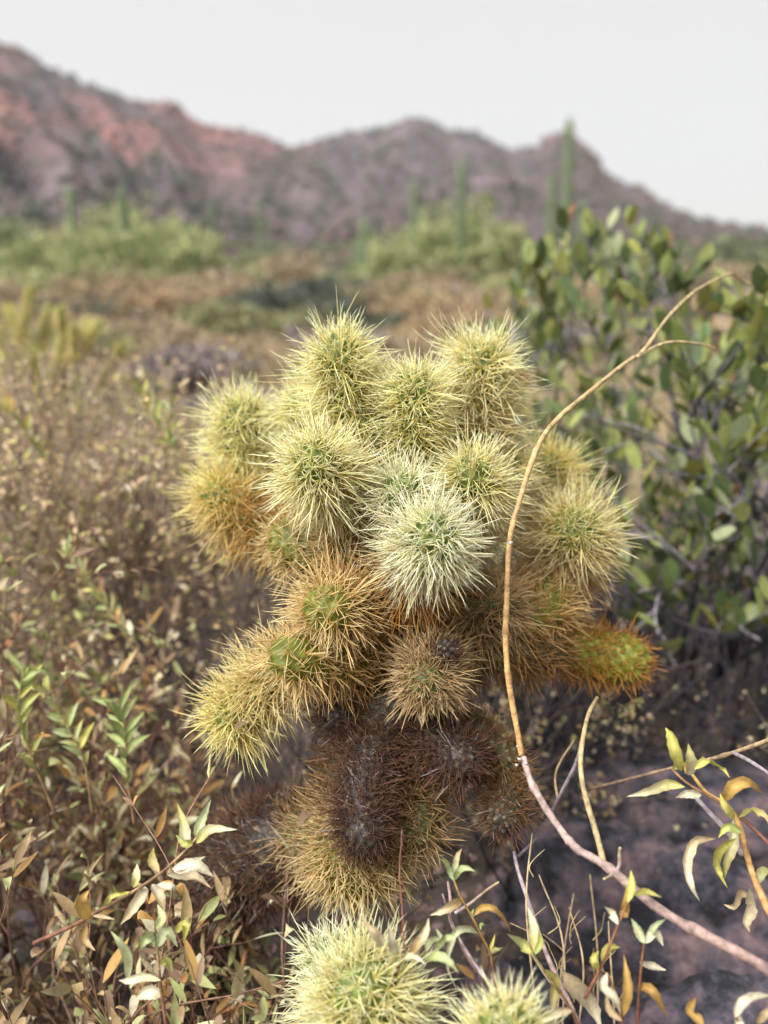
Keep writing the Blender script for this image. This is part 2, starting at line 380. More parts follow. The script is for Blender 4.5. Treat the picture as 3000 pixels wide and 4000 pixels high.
def orient(d, up=None, roll=0):
    d = nrm(d); up = np.array([0, 0, 1.]) if up is None else up
    if abs(d @ up) > 0.97: up = np.array([0.3, 1, 0.1])
    y = nrm(np.cross(up, d)); z = np.cross(d, y); c, s = math.cos(roll), math.sin(roll)
    return np.stack([d, y*c+z*s, z*c-y*s], 1)
lanc = lambda q: np.sin(np.pi*q**0.75)**1.0
oval = lambda q: np.sin(np.pi*np.clip(q*0.97+0.02, 0, 1)**0.95)**0.62
LEAF_DRY = [leaf_template(5, rng.uniform(0.3, 1.2), rng.uniform(0.4, 2.6), rng.uniform(-1.2, 1.2), lanc) for _ in range(8)]
LEAF_OVAL = [leaf_template(6, rng.uniform(0.1, 0.5), rng.uniform(-0.3, 0.6), rng.uniform(-0.3, 0.3), oval) for _ in range(5)]
LEAF_LANC = [leaf_template(6, rng.uniform(0.2, 0.8), rng.uniform(0.2, 1.5), rng.uniform(-0.6, 0.6), lanc) for _ in range(7)]

mb = MB()       # fallen leaves, bits of twig
for k in range(5200):
    Y = 0.35+3.2*rng.random()**1.4; X = rng.uniform(-0.6, 0.6)*(Y+0.2)
    if rng.random() < 0.62:
        v, f = LEAF_DRY[int(rng.integers(0, 8))]; L = rng.uniform(0.008, 0.02); c = np.array([(0.30, 0.21, 0.12), (0.18, 0.12, 0.08), (0.42, 0.34, 0.24), (0.08, 0.06, 0.055)][int(rng.integers(0, 4))])*rng.uniform(0.7, 1.2)
        M = orient([rng.normal(), rng.normal(), rng.normal()*0.3], roll=rng.normal()*0.8)
        mb.add((v*[L, L*0.5, L*0.5]) @ M.T+[X, Y, gz(X, Y)+0.008+rng.random()*0.012], None, f, c)
    else:
        d = nrm([rng.normal(), rng.normal(), rng.normal()*0.25])*rng.uniform(0.01, 0.05); q = np.array([X, Y, gz(X, Y)+0.006+rng.random()*0.02])
        tube(mb, smooth_path([q-d, q+rng.normal(size=3)*0.004, q+d], 4), rng.uniform(0.0005, 0.0013), 3, np.array([(0.10, 0.075, 0.065), (0.22, 0.17, 0.14), (0.06, 0.05, 0.055)][int(rng.integers(0, 3))]), cap=False)
tag(mb.build('leaf_litter', M_leafm), 'dry fallen leaves and twig bits lying on the gravel', 'leaf litter', kind='stuff')

# ------------------------------------------------------------------ rocks
SV, SF = ico_template(5)
def rock(name, label, cat, pos, size, seed, mat, group=None, rot=0, flat=1.0):
    r = np.random.default_rng(seed); off = Vector(r.uniform(-50, 50, 3))
    planes = nrm(r.normal(size=(11, 3))); pd = r.uniform(0.62, 0.95, 11)
    v = SV.copy(); dist = (v @ planes.T)
    for k in range(11):
        over = np.maximum((v @ planes[k])-pd[k], 0)[:, None]; v = v-over*planes[k]*0.92
    d = np.array([mn.fractal(Vector(q)*1.7+off, 0.8, 2.1, 5, noise_basis='PERLIN_ORIGINAL') for q in v])
    d2 = np.array([mn.fractal(Vector(q)*6+off, 0.7, 2.1, 4, noise_basis='PERLIN_ORIGINAL') for q in v])
    v = v*(1+0.20*d[:, None]+0.035*d2[:, None])
    R = np.array(Matrix.Rotation(rot, 3, 'Z')); v = (v*np.array(size)) @ R.T
    mb = MB(); mb.add(v, SF); o = mb.build(name, mat); o.location = pos
    return tag(o, label, cat, group)
rock('boulder', 'long dark purple basalt boulder behind the stems, upper of the rocks at right', 'rock', (0.43, 1.12, 0.0), (0.29, 0.10, 0.095), 3, M_rock, rot=-0.15)
rock('boulder', 'dark purplish boulder with a reddish edge under the lilac stem at lower right', 'rock', (0.31, 0.88, 0.00), (0.20, 0.085, 0.125), 8, M_rock, rot=-0.35)
rock('boulder', 'broad purple basalt rock filling the bottom right corner', 'rock', (0.34, 0.68, -0.02), (0.15, 0.075, 0.155), 12, M_rock, rot=-0.1)
rock('boulder', 'low rounded dark rock behind the small leafy sprig at bottom centre', 'rock', (0.14, 0.735, -0.01), (0.085, 0.06, 0.125), 15, M_rock, rot=0.3)
st = [(-0.52, 1.55, .07, 'pale lilac stone low on the left edge among dry twigs'), (-0.33, 2.6, .12, 'lilac grey stone beyond the dry shrub, left of the cactus'), (-0.16, 1.9, .05, 'small pinkish stone in the gravel just left of the lower arm of the cactus'),
      (0.12, 2.3, .07, 'pinkish stone on the gravel straight behind the cactus'), (-0.75, 2.3, .10, 'grey stone at the left edge behind the twiggy shrubs'), (0.95, 2.1, .10, 'pinkish grey stone behind the oval leaved shrub'), (-0.05, 3.3, .11, 'grey stone on open ground behind the cactus top'), (-0.7, 3.4, .13, 'dark grey stone beside the yellow jointed cholla')]
for k, (x, y, s, lb) in enumerate(st):
    rock('stone', lb, 'stone', (x, y, gz(x, y)+s*0.1), (s, s*0.75, s*0.5), 40+k, M_rock2, rot=k*1.3)

# ------------------------------------------------------------------ cholla
C = lambda *a: np.array(a, float)
STY = {  # body, spine base, spine tip
 'ice':    (C(.095, .14, .025), C(.88, .86, .46), C(.92, .96, .76)),
 'cream':  (C(.115, .155, .025), C(.93, .82, .28), C(.95, .96, .66)),
 'yellow': (C(.12, .17, .03), C(.91, .74, .20), C(.95, .90, .46)),
 'gold':   (C(.14, .165, .02), C(.76, .50, .15), C(.90, .80, .46)),
 'tan':    (C(.11, .13, .03), C(.48, .28, .10), C(.76, .62, .36)),
 'orange': (C(.19, .22, .02), C(.54, .22, .04), C(.70, .38, .10)),
 'brown':  (C(.10, .10, .04), C(.26, .12, .04), C(.48, .28, .11)),
 'dark':   (C(.045, .035, .03), C(.080, .042, .032), C(.19, .100, .060)),
}
def cholla_joint(parent, pts, R, SL, sb, st_, sp=0.0075, m=17, srad=0.00042, seed=0, R0=0.75, label=None, droop=0.0, name='stem_joint', bres=(44, 46), spread=1.0):
    r = np.random.default_rng(seed); pts = [np.asarray(p, float) for p in pts]
    path = smooth_path(pts, 40); seg = np.linalg.norm(np.diff(path, axis=0), axis=1); cum = np.concatenate([[0], np.cumsum(seg)]); L = cum[-1]
    T, N, B = frames(path)
    # profile
    zz = np.linspace(0, 1, 160); dome = min(R*1.25, L*0.6); z = zz*L
    rad = R*(R0+(1-R0)*np.sin(np.clip(z/(L*0.55), 0, 1)*math.pi/2))
    k = np.clip((z-(L-dome))/dome, 0, 1); rad = rad*np.sqrt(np.maximum(1-k**2.3, 0)); 
    z = np.concatenate([z]); ds = np.hypot(np.diff(z), np.diff(rad)); s = np.concatenate([[0], np.cumsum(ds)])
    area = np.concatenate([[0], np.cumsum(ds*2*math.pi*(rad[1:]+rad[:-1])/2)])
    def place(sv, ang, off=0.0):
        zv = np.interp(sv, s, z); rv = np.interp(sv, s, rad)
        e = 0.0008; dz = np.interp(sv+e, s, z)-np.interp(sv-e, s, z); dr = np.interp(sv+e, s, rad)-np.interp(sv-e, s, rad)
        g = lambda A: np.stack([np.interp(zv, cum, A[:, q]) for q in range(3)], -1)
        c, t, n, b = g(path), g(T), g(N), g(B)
        radial = np.cos(ang)[:, None]*n+np.sin(ang)[:, None]*b
        l = np.hypot(dz, dr)+1e-9
        nor = nrm(radial*(dz/l)[:, None]-t*(dr/l)[:, None])
        return c+radial*rv[:, None]+nor*np.asarray(off).reshape(-1, 1), nor, t, radial
    nA = max(12, int(area[-1]/sp**2)); ia = np.arange(nA)
    sA = np.interp((ia+0.5)/nA*area[-1], area, s); aA = ia*2.399963+r.random()*6
    pA, nA_, tA, _ = place(sA, aA, 0.0006)
    fr = sA/s[-1]
    # body
    nu, nv = bres; U, W = np.meshgrid(np.arange(nu)*2*math.pi/nu, np.linspace(0.0, s[-1]*0.9995, nv))
    U = U.ravel(); W = W.ravel(); p0, n0, _, _ = place(W, U)
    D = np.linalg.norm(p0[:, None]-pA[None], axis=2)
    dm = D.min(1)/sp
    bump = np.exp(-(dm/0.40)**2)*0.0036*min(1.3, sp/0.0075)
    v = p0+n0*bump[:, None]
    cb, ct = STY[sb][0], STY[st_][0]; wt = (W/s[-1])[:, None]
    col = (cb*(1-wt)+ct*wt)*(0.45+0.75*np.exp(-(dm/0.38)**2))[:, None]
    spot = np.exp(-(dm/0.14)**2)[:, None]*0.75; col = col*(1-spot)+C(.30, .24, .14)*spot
    i = np.arange(nv-1)[:, None]*nu; j = np.arange(nu)[None]; j2 = (j+1) % nu
    f = np.stack([i+j, i+j2, i+nu+j2, i+nu+j], -1).reshape(-1, 4)
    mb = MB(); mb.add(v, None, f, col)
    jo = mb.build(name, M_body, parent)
    if label: jo['label'] = label
    # spines
    SL = SL*1.30; srad = srad*0.98
    n = nA*m; a = np.repeat(np.arange(nA), m); kk = np.tile(np.arange(m), nA)
    central = kk < max(4, int(m*.45))
    th = np.where(central, r.uniform(0.05, 0.95, n), r.uniform(0.55, 1.40, n))*spread; ph = r.uniform(0, 2*math.pi, n)
    nor, ta = nA_[a], tA[a]; ta = nrm(ta-nor*(ta*nor).sum(1, keepdims=True)+1e-6); bi = np.cross(nor, ta)
    d = nor*np.cos(th)[:, None]+(ta*np.cos(ph)[:, None]+bi*np.sin(ph)[:, None])*np.sin(th)[:, None]
    d = nrm(d+np.array([0, 0, -droop])+ta*0.10)
    tipf = np.clip((fr[a]-0.8)/0.2, 0, 1)
    Ls = SL*np.where(central, r.uniform(0.50, 1.18, n), r.uniform(0.30, 0.8, n))*(1-0.38*tipf)
    Ls = Ls*r.uniform(0.62, 1.22, nA)[a]
    base = pA[a]+r.normal(size=(n, 3))*0.0005; rd = srad*r.uniform(0.75, 1.25, n)*(1-0.25*tipf)
    u = nrm(np.cross(d, r.normal(size=(n, 3)))); w_ = np.cross(d, u)
    bend = (r.normal(size=(n, 3))*0.07)*Ls[:, None]
    rings = [(0.0, 0.55), (0.45, 1.0), (0.8, 0.62)]
    vs = []
    for tt, rs in rings:
        cc = base+d*(Ls*tt)[:, None]+bend*(tt*(1-tt)*2)
        for q in range(3):
            an = q*2*math.pi/3; vs.append(cc+(u*math.cos(an)+w_*math.sin(an))*(rd*rs)[:, None])
    vs.append(base+d*Ls[:, None])
    v = np.stack(vs, 1).reshape(-1, 3)
    fb = []
    for ri in range(2):
        for q in range(3): fb.append((ri*3+q, ri*3+(q+1) % 3, (ri+1)*3+(q+1) % 3, (ri+1)*3+q))
    o_ = (np.arange(n)*10)[:, None, None]
    f4 = (np.array(fb)[None]+o_).reshape(-1, 4); f3 = (np.array([(6, 7, 9), (7, 8, 9), (8, 6, 9)])[None]+o_).reshape(-1, 3)
    ft = fr[a][:, None]; var = r.uniform(0.78, 1.14, (n, 1)); bs = (STY[sb][1]*(1-ft)+STY[st_][1]*ft)*var; tp = (STY[sb][2]*(1-ft)+STY[st_][2]*ft)*var
    # a share of older, browner or bleached spines
    old = r.random((n, 1)) < 0.10; bs = np.where(old, bs*0.62, bs); tp = np.where(old, tp*C(.75, .62, .5), tp)
    if st_ in ('dark', 'brown'):
        bl = r.random((n, 1)) < 0.03; bs = np.where(bl, C(.40, .37, .36), bs); tp = np.where(bl, C(.55, .5, .48), tp)
    cols = np.stack([bs, bs, bs, bs*0.5+tp*0.5, bs*0.5+tp*0.5, bs*0.5+tp*0.5, tp, tp, tp, tp], 1).reshape(-1, 3)
    mb = MB(); mb.add(v, f3, f4, np.clip(cols, 0, 0.95))
    so_ = mb.build('spines', M_spine, jo); so_['kind'] = 'stuff'
    return jo

root = P(445, 2235, 0.86); root[2] = gz(root[0], root[1])-0.01
ch = thing('cholla_cactus', 'large fuzzy teddy bear cholla with pale yellow arms above a dark brown trunk', 'cactus', root)
J = [
 # name-ish: base..tip (x, y, depth), R, spine length, base style, tip style
 # ---- trunk; the dark style low on the left also paints in its shade
 ('main_stem', [(445, 2250, .86), (440, 2120, .85), (450, 1980, .84)], .026, .014, 'dark', 'dark', dict(sp=.009, m=8)),
 ('main_stem', [(445, 2010, .84), (470, 1910, .83), (560, 1850, .80), (680, 1800, .755)], .040, .018, 'dark', 'dark', dict(sp=.0085, m=9)),
 ('main_stem', [(880, 1640, .73), (830, 1730, .715), (770, 1850, .70), (752, 1935, .685)], .033, .024, 'brown', 'gold', dict(sp=.0078, m=11, srad=.0005, R0=.9)),
 ('main_stem', [(690, 1810, .75), (640, 1840, .73)], .028, .024, 'brown', 'tan', dict(sp=.008, m=10)),
 ('main_stem', [(800, 1900, .73), (765, 1700, .72), (830, 1580, .71), (865, 1470, .715)], .026, .019, 'brown', 'dark', dict(sp=.0085, m=9)),
 ('main_stem', [(860, 1540, .725), (875, 1400, .73), (880, 1250, .735), (850, 1130, .74)], .022, .024, 'brown', 'orange', dict(sp=.0078, m=10)),
 # ---- dark joints on the trunk
 ('stem_joint', [(840, 1560, .70), (790, 1680, .675), (790, 1845, .635)], .0165, .018, 'dark', 'dark', dict(sp=.0062, m=11, srad=.00034)),
 ('stem_joint', [(850, 1600, .70), (930, 1600, .69), (1025, 1655, .655)], .0150, .019, 'dark', 'dark', dict(sp=.0062, m=11, srad=.00034)),
 ('stem_joint', [(1000, 1640, .70), (1060, 1625, .695), (1118, 1655, .685)], .0115, .016, 'dark', 'brown', dict(sp=.0062, m=10, srad=.00034)),
 ('stem_joint', [(1095, 1660, .70), (1095, 1720, .685), (1082, 1790, .66)], .0115, .017, 'brown', 'dark', dict(sp=.0062, m=11, srad=.00034)),
 ('stem_joint', [(840, 1590, .725), (760, 1560, .71), (705, 1525, .70)], .013, .017, 'dark', 'dark', dict(sp=.0065, m=10, srad=.00034)),
 ('stem_joint', [(930, 1620, .73), (1010, 1590, .73), (1050, 1560, .73)], .013, .016, 'dark', 'brown', dict(sp=.0065, m=10, srad=.00034)),
 ('cactus_bud', [(962, 1420, .655), (966, 1392, .640)], .007, .007, 'dark', 'dark', dict(sp=.005, m=10, srad=.0003)),
 ('stem_joint', [(860, 1700, .72), (900, 1760, .70), (872, 1840, .69)], .017, .024, 'brown', 'tan', dict(sp=.0075, m=10, srad=.00042)),
 # ---- middle tier
 ('stem_joint', [(870, 1350, .73), (930, 1400, .70), (918, 1490, .645)], .0160, .022, 'brown', 'tan', dict(sp=.0068)),
 ('stem_joint', [(860, 1300, .73), (770, 1310, .69), (686, 1318, .630)], .0165, .027, 'orange', 'gold', dict(sp=.0082, m=12)),
 ('stem_joint', [(840, 1450, .73), (740, 1430, .70), (640, 1420, .665), (590, 1440, .66)], .0165, .023, 'orange', 'gold', dict(sp=.0082, m=9)),
 ('stem_joint', [(620, 1435, .70), (545, 1500, .715), (478, 1580, .70)], .0150, .028, 'gold', 'yellow', dict(sp=.0080)),
 ('stem_joint', [(860, 1250, .74), (730, 1220, .73), (590, 1150, .74)], .0175, .023, 'brown', 'gold', dict(sp=.0085, m=9)),
 ('stem_joint', [(820, 1290, .735), (770, 1210, .72), (752, 1110, .715)], .0165, .028, 'orange', 'gold', dict(sp=.0075)),
 ('stem_joint', [(890, 1330, .74), (990, 1330, .72), (1110, 1290, .72)], .0180, .027, 'brown', 'tan', dict(sp=.0080)),
 ('stem_joint', [(1050, 1350, .73), (1150, 1330, .75), (1205, 1260, .775)], .0190, .024, 'orange', 'gold', dict(sp=.0085, m=9)),
 ('stem_joint', [(960, 1430, .73), (1100, 1400, .74), (1210, 1400, .77)], .0170, .022, 'brown', 'brown', dict(sp=.0085, m=10)),
 ('stem_joint', [(1180, 1390, .78), (1280, 1415, .80), (1400, 1430, .79)], .0200, .017, 'orange', 'orange', dict(sp=.0095, m=11)),
 ('stem_joint', [(880, 1400, .74), (800, 1400, .71), (780, 1370, .70)], .0150, .024, 'brown', 'orange', dict(sp=.0078)),
 ('stem_joint', [(890, 1310, .73), (890, 1270, .70), (880, 1240, .665)], .0165, .030, 'orange', 'orange', dict(sp=.0075, droop=.45)),
 # ---- crown
 ('stem_joint', [(880, 1240, .71), (905, 1200, .66), (948, 1150, .595)], .0145, .0265, 'gold', 'ice', dict(sp=.0074, m=17, srad=.00046)),
 ('stem_joint', [(890, 1180, .72), (880, 1110, .69), (868, 1050, .645)], .0140, .0245, 'gold', 'ice', dict(sp=.0076)),
 ('stem_joint', [(1010, 1180, .73), (1030, 1090, .705), (1012, 1010, .660)], .0150, .027, 'gold', 'cream', dict(sp=.0080)),
 ('stem_joint', [(790, 1130, .73), (730, 1060, .69), (668, 985, .630)], .0160, .028, 'gold', 'cream', dict(sp=.0076, srad=.00046)),
 ('stem_joint', [(900, 1060, .73), (895, 930, .71), (892, 805, .690)], .0145, .025, 'yellow', 'cream', dict(sp=.0078)),
 ('stem_joint', [(790, 1010, .74), (755, 880, .72), (724, 728, .700)], .0155, .031, 'yellow', 'cream', dict(sp=.0080)),
 ('stem_joint', [(1030, 1010, .77), (1030, 880, .76), (1048, 745, .745)], .0185, .030, 'gold', 'cream', dict(sp=.0080)),
 ('stem_joint', [(560, 1120, .83), (530, 1000, .83), (520, 865, .82)], .0180, .030, 'yellow', 'cream', dict(sp=.0080)),
 ('stem_joint', [(650, 1150, .80), (540, 1120, .81), (445, 1050, .80)], .0170, .030, 'orange', 'yellow', dict(sp=.0078)),
 ('stem_joint', [(740, 1010, .80), (680, 930, .80), (640, 850, .80)], .0150, .027, 'yellow', 'cream', dict(sp=.0078)),
 ('stem_joint', [(1180, 1300, .82), (1210, 1210, .79), (1262, 1115, .745)], .0210, .031, 'orange', 'cream', dict(sp=.0082)),
 ('stem_joint', [(1160, 1130, .86), (1180, 1060, .86), (1200, 985, .85)], .0155, .030, 'gold', 'yellow', dict(sp=.0078)),
 ('stem_joint', [(1060, 1120, .78), (1085, 1040, .77), (1088, 975, .765)], .0130, .028, 'gold', 'cream', dict(sp=.0080)),
]
for k, (nm, pts, R, SL, sb, s2, kw) in enumerate(J):
    cholla_joint(ch, [P(*p) for p in pts], R, SL, sb, s2, seed=100+k, name=nm, **kw)

b2 = P(800, 2420, .60)
c2 = thing('young_cholla', 'young pale cholla head with an orange growing tip at bottom centre', 'cactus', (b2[0], b2[1], gz(b2[0], b2[1])))
cholla_joint(c2, [(b2[0], b2[1], 0.0), P(795, 2330, .575), P(783, 2080, .545)], .0215, .033, 'gold', 'cream', seed=301, sp=.0085, srad=.0005)
cholla_joint(c2, [P(790, 2290, .60), P(730, 2150, .62), P(700, 2030, .63)], .0135, .024, 'yellow', 'ice', seed=302, sp=.0085)
b3 = P(1100, 2420, .58)
c3 = thing('young_cholla', 'pale yellow cholla head cut off by the bottom edge, right of the other young one', 'cactus', (b3[0], b3[1], gz(b3[0], b3[1])))
cholla_joint(c3, [(b3[0], b3[1], 0.0), P(1098, 2380, .52), P(1092, 2196, .485)], .0160, .024, 'gold', 'cream', seed=303, sp=.0085, srad=.0005)

# ------------------------------------------------------------------ the long dry stem in front and its neighbours
ORANGE = C(.60, .34, .13); STRAW = C(.50, .38, .20); LILAC = C(.40, .33, .36); ROSE = C(.36, .23, .20)
def stem(parent, pts, r0, r1, c0, c1, name='stem', n=None, sides=8, jit=0.0, nodes=0):
    w_ = np.array([P(*p) for p in pts]); n = n or len(pts)*6
    path = smooth_path(w_, n); t = np.linspace(0, 1, n)
    rad = (r0*(1-t)+r1*t)*(1+.09*np.sin(t*n*.9+r0*9e3)*np.sin(t*n*.37))
    path = path+(np.stack([np.sin(t*n*.33+k_*2) for k_ in range(3)], 1)*r0*.35)
    for q in range(nodes): rad = rad*(1+0.35*np.exp(-((t-(q+0.6)/(nodes+0.3))/0.012)**2))
    if jit: path = path+rng.normal(size=path.shape)*jit
    col = np.asarray(c0)[None]*(1-t[:, None])+np.asarray(c1)[None]*t[:, None]
    mb = MB(); tube(mb, path, rad, sides, col); return mb.build(name, M_twig, parent)
e = P(1760, 2160, .50)
ds = thing('dry_branch', 'long curved dry branch, lilac below and orange above, arching across in front of the cactus', 'branch', e)
stem(ds, [(1800, 2190, .49), (1659, 2095, .51), (1560, 2040, .52), (1420, 1960, .55), (1310, 1872, .57), (1250, 1835, .58), (1200, 1780, .60), (1155, 1700, .61), (1127, 1632, .62)], .0034, .0022, ROSE*.9, C(.46, .35, .32), 'lower_stem', n=60, jit=.00012, nodes=5)
stem(ds, [(1127, 1632, .62), (1105, 1520, .625), (1095, 1400, .63), (1092, 1300, .63), (1100, 1200, .63), (1116, 1100, .632), (1147, 1000, .65), (1200, 912, .68), (1290, 830, .72), (1372, 773, .77)], .0022, .0019, ORANGE, STRAW, 'upper_stem', n=70, nodes=2, jit=.00005)
stem(ds, [(1372, 773, .77), (1400, 743, .79), (1450, 680, .83), (1510, 622, .88), (1575, 593, .93), (1600, 602, .95), (1624, 616, .96)], .0018, .0010, STRAW, STRAW, 'branch', nodes=3)
stem(ds, [(1372, 773, .77), (1410, 751, .79), (1460, 739, .80), (1510, 742, .81), (1546, 754, .82)], .0016, .0009, STRAW, STRAW, 'branch')
stem(ds, [(1305, 1868, .57), (1283, 1790, .59), (1262, 1700, .60), (1254, 1620, .62), (1266, 1560, .65), (1292, 1508, .69)], .0022, .0014, STRAW, STRAW, 'branch')
stem(ds, [(1330, 1885, .567), (1338, 1860, .565), (1341, 1832, .56)], .0014, .0010, LILAC, STRAW, 'twig')
stem(ds, [(1325, 1885, .567), (1305, 1900, .555)], .0013, .0008, LILAC, STRAW, 'twig')
mb = MB()
for ox, oy, s in [(1122, 1640, .0017), (1116, 1652, .0014), (1136, 1648, .0016), (1145, 1690, .0014), (1118, 1612, .0012), (1103, 1172, .0018)]:
    v = IV*rng.uniform(.7, 1.3, (len(IV), 1))*s; mb.add(v*[1, 1, 0.7]+P(ox, oy, .6165), IF, None, C(.48, .43, .42))
mb.build('lichen_flecks', M_gravel, ds)['kind'] = 'stuff'

e = P(1260, 2230, .62)
t2 = thing('dry_twig', 'thin pale lilac twig rising from bottom right to under the brown cholla joint', 'twig', e)
stem(t2, [(1265, 2260, .60), (1235, 2180, .61), (1190, 2080, .63), (1155, 1990, .65), (1125, 1900, .67), (1112, 1840, .68)], .0020, .0014, ROSE, LILAC)
stem(t2, [(1240, 2190, .61), (1180, 2110, .62), (1130, 2030, .63)], .0010, .0006, LILAC, LILAC, 'twig')
t3 = thing('dry_twig', 'pale crossing twig behind the lilac stem at right', 'twig', P(1300, 1620, .72))
stem(t3, [(1258, 1600, .66), (1238, 1660, .68), (1205, 1730, .70), (1168, 1795, .72), (1120, 1850, .73)], .0016, .0012, LILAC, LILAC)
stem(t3, [(1205, 1730, .70), (1200, 1670, .72), (1240, 1600, .75)], .0011, .0007, STRAW, STRAW, 'twig')
t4 = thing('dry_twig', 'long straight dry twig reaching in from the right edge towards the cactus', 'twig', P(1700, 1590, .62))
stem(t4, [(1720, 1570, .60), (1640, 1605, .63), (1560, 1635, .66), (1440, 1660, .70), (1270, 1706, .76)], .0018, .0011, STRAW, C(.28, .19, .13), nodes=3)
stem(t4, [(1585, 1625, .65), (1620, 1645, .63), (1690, 1690, .6)], .0016, .0012, LILAC, LILAC, 'twig')
t5 = thing('dry_twig', 'forked grey twig standing behind the small leafy sprig', 'twig', P(1040, 2110, .60))
stem(t5, [(1045, 2110, .58), (1010, 2060, .59), (975, 1990, .60), (972, 1950, .60), (968, 1905, .61)], .0014, .0010, LILAC, ROSE)
stem(t5, [(983, 1972, .60), (1030, 1940, .61), (1078, 1906, .62)], .0012, .0008, LILAC, STRAW, 'twig')
stem(t5, [(1050, 2120, .59), (1020, 2085, .58), (985, 2020, .575), (955, 1930, .57)], .0008, .0005, ROSE, ROSE, 'twig')
t6 = thing('dry_twig', 'thin dark upright twig beside the golden trunk joint', 'twig', P(875, 2080, .60))
stem(t6, [(880, 2090, .59), (872, 1990, .60), (864, 1880, .61), (868, 1790, .62)], .0009, .0005, C(.16, .08, .06), C(.14, .10, .08), jit=.0003)
for q, (a_, b_, c_, d_) in enumerate([(1160, 2140, 1150, 1800), (1215, 2170, 1165, 1890), (1245, 2200, 1230, 1960), (1330, 2230, 1315, 1990), (1190, 2240, 1240, 1930), (1290, 2190, 1275, 1890)]):
    tw = thing('grass_stalk', ['straw stalk leaning just below the brown cholla joint', 'second thin straw stalk right of the pale lilac twig', 'tan stalk rising in front of the purple rock', 'rightmost of the thin straw stalks before the rocks', 'stalk leaning right across the other straw stalks', 'upright straw stalk under the fork of the lilac stem'][q], 'dry stalk', P(a_, b_, .60+.02*q), 'straw stalks before the rocks')
    dd = .62+.025*q
    stem(tw, [(a_, b_+60, dd), ((a_+c_)/2+rng.normal()*14, (b_+d_)/2, dd+.02), (c_, d_, dd+.05)], .0010, .0006, C(.42, .30, .22), STRAW)
    for z_ in range(3):
        t_ = rng.uniform(.2, .8); x_, y_ = a_*(1-t_)+c_*t_, (b_+60)*(1-t_)+d_*t_
        stem(tw, [(x_, y_, dd+.02), (x_+rng.normal()*14, y_-25, dd+.02), (x_+rng.normal()*30, y_-60, dd+.03)], .0006, .0003, STRAW, STRAW, 'twig', sides=4)

# ------------------------------------------------------------------ hand placed leafy sprigs
G1 = C(.38, .46, .17); G2 = C(.52, .58, .33); CRM = C(.74, .68, .50); OCH = C(.52, .33, .10); YG = C(.55, .52, .14); TAN = C(.56, .43, .25)
def ribbon_leaf(parent, pts, wd, col, col2=None, fold=0.5, curlw=0.0, n=12, prof=lanc):
    w_ = np.array(pts); path = smooth_path(w_, n); T = nrm(np.gradient(path, axis=0)); t = np.linspace(0, 1, n)
    view = nrm(CAM-path); side = nrm(np.cross(T, view)+0.35*np.array([0, 0, 1.0])*np.sin(t*3)[:, None]); nrmv = np.cross(side, T)
    wd = wd*.72; wv = np.maximum(prof(t), 0.03)*wd*(1+0.08*np.sin(t*37)); wv[-1] = wd*0.02
    rows = []; cols = []
    for s_ in (-1, -.5, 0, .5, 1):
        rows.append(path+side*(s_*wv*0.5*(1-abs(s_)*curlw))[:, None]+nrmv*((abs(s_)**1.3)*wv*0.5*fold+np.sin(t*22+s_*2)*wd*0.03*abs(s_))[:, None])
        cc = np.asarray(col)[None]*(1-t[:, None])+np.asarray(col if col2 is None else col2)[None]*t[:, None]
        cols.append(cc*(1.0 if s_ else 1.12)*(1-0.25*(abs(s_) == 1)))
    v = np.stack(rows, 1).reshape(-1, 3); c = np.stack(cols, 1).reshape(-1, 3); f = []
    for i in range(n-1):
        for s_ in range(4): f.append((i*5+s_, (i+1)*5+s_, (i+1)*5+s_+1, i*5+s_+1))
    mb = MB(); mb.add(v, None, np.array(f), np.clip(c, 0, .85)); return mb.build('leaf', M_leafm, parent)
k5 = lambda x, y, d: P((1400+x*.6028)/1.8083, (3200+y*.6028)/1.8083, d)
k3 = lambda x, y, d: P((1800+x*.7233)/1.8083, (2600+y*.7233)/1.8083, d)
def stemw(parent, pts, r0, r1, c0, c1, name='stem'):
    path = smooth_path(pts, len(pts)*6); t = np.linspace(0, 1, len(path))
    mb = MB(); tube(mb, path, r0*(1-t)+r1*t, 6, np.asarray(c0)[None]*(1-t[:, None])+np.asarray(c1)[None]*t[:, None]); return mb.build(name, M_twig, parent)
RED = C(.20, .075, .05)
s1 = thing('leafy_sprig', 'small sprig with three green leaves at its top and curled dry leaves below, bottom centre', 'sprig', k5(900, 1100, .58))
D = .585
stemw(s1, [k5(900, 1150, D), k5(870, 960, D), k5(850, 860, D), k5(790, 740, D), k5(740, 640, D), k5(660, 500, D), k5(620, 400, D)], .0011, .0006, RED, C(.45, .30, .08))
ribbon_leaf(s1, [k5(618, 400, D), k5(590, 330, D), k5(560, 275, D-.005), k5(514, 250, D-.012)], .0060, G2, G1)
ribbon_leaf(s1, [k5(620, 385, D), k5(628, 300, D), k5(645, 235, D), k5(672, 188, D+.01)], .0060, G2, TAN)
ribbon_leaf(s1, [k5(622, 395, D), k5(650, 335, D-.01), k5(700, 318, D-.015), k5(757, 338, D-.015)], .0068, G1, G2)
ribbon_leaf(s1, [k5(668, 525, D), k5(610, 550, D-.01), k5(545, 590, D-.015), k5(465, 622, D-.01)], .0085, OCH, CRM, fold=1.1)
ribbon_leaf(s1, [k5(748, 625, D), k5(790, 585, D), k5(860, 580, D-.005), k5(930, 630, D), k5(990, 735, D+.01)], .0065, OCH, OCH*.9, fold=.9)
ribbon_leaf(s1, [k5(775, 742, D), k5(710, 708, D-.005), k5(630, 725, D-.01), k5(590, 830, D-.012), k5(575, 960, D-.01), k5(640, 1110, D-.01)], .0068, G2, CRM*.85, fold=1.0)
ribbon_leaf(s1, [k5(745, 640, D), k5(735, 610, D), k5(750, 580, D)], .0035, G1, G1)
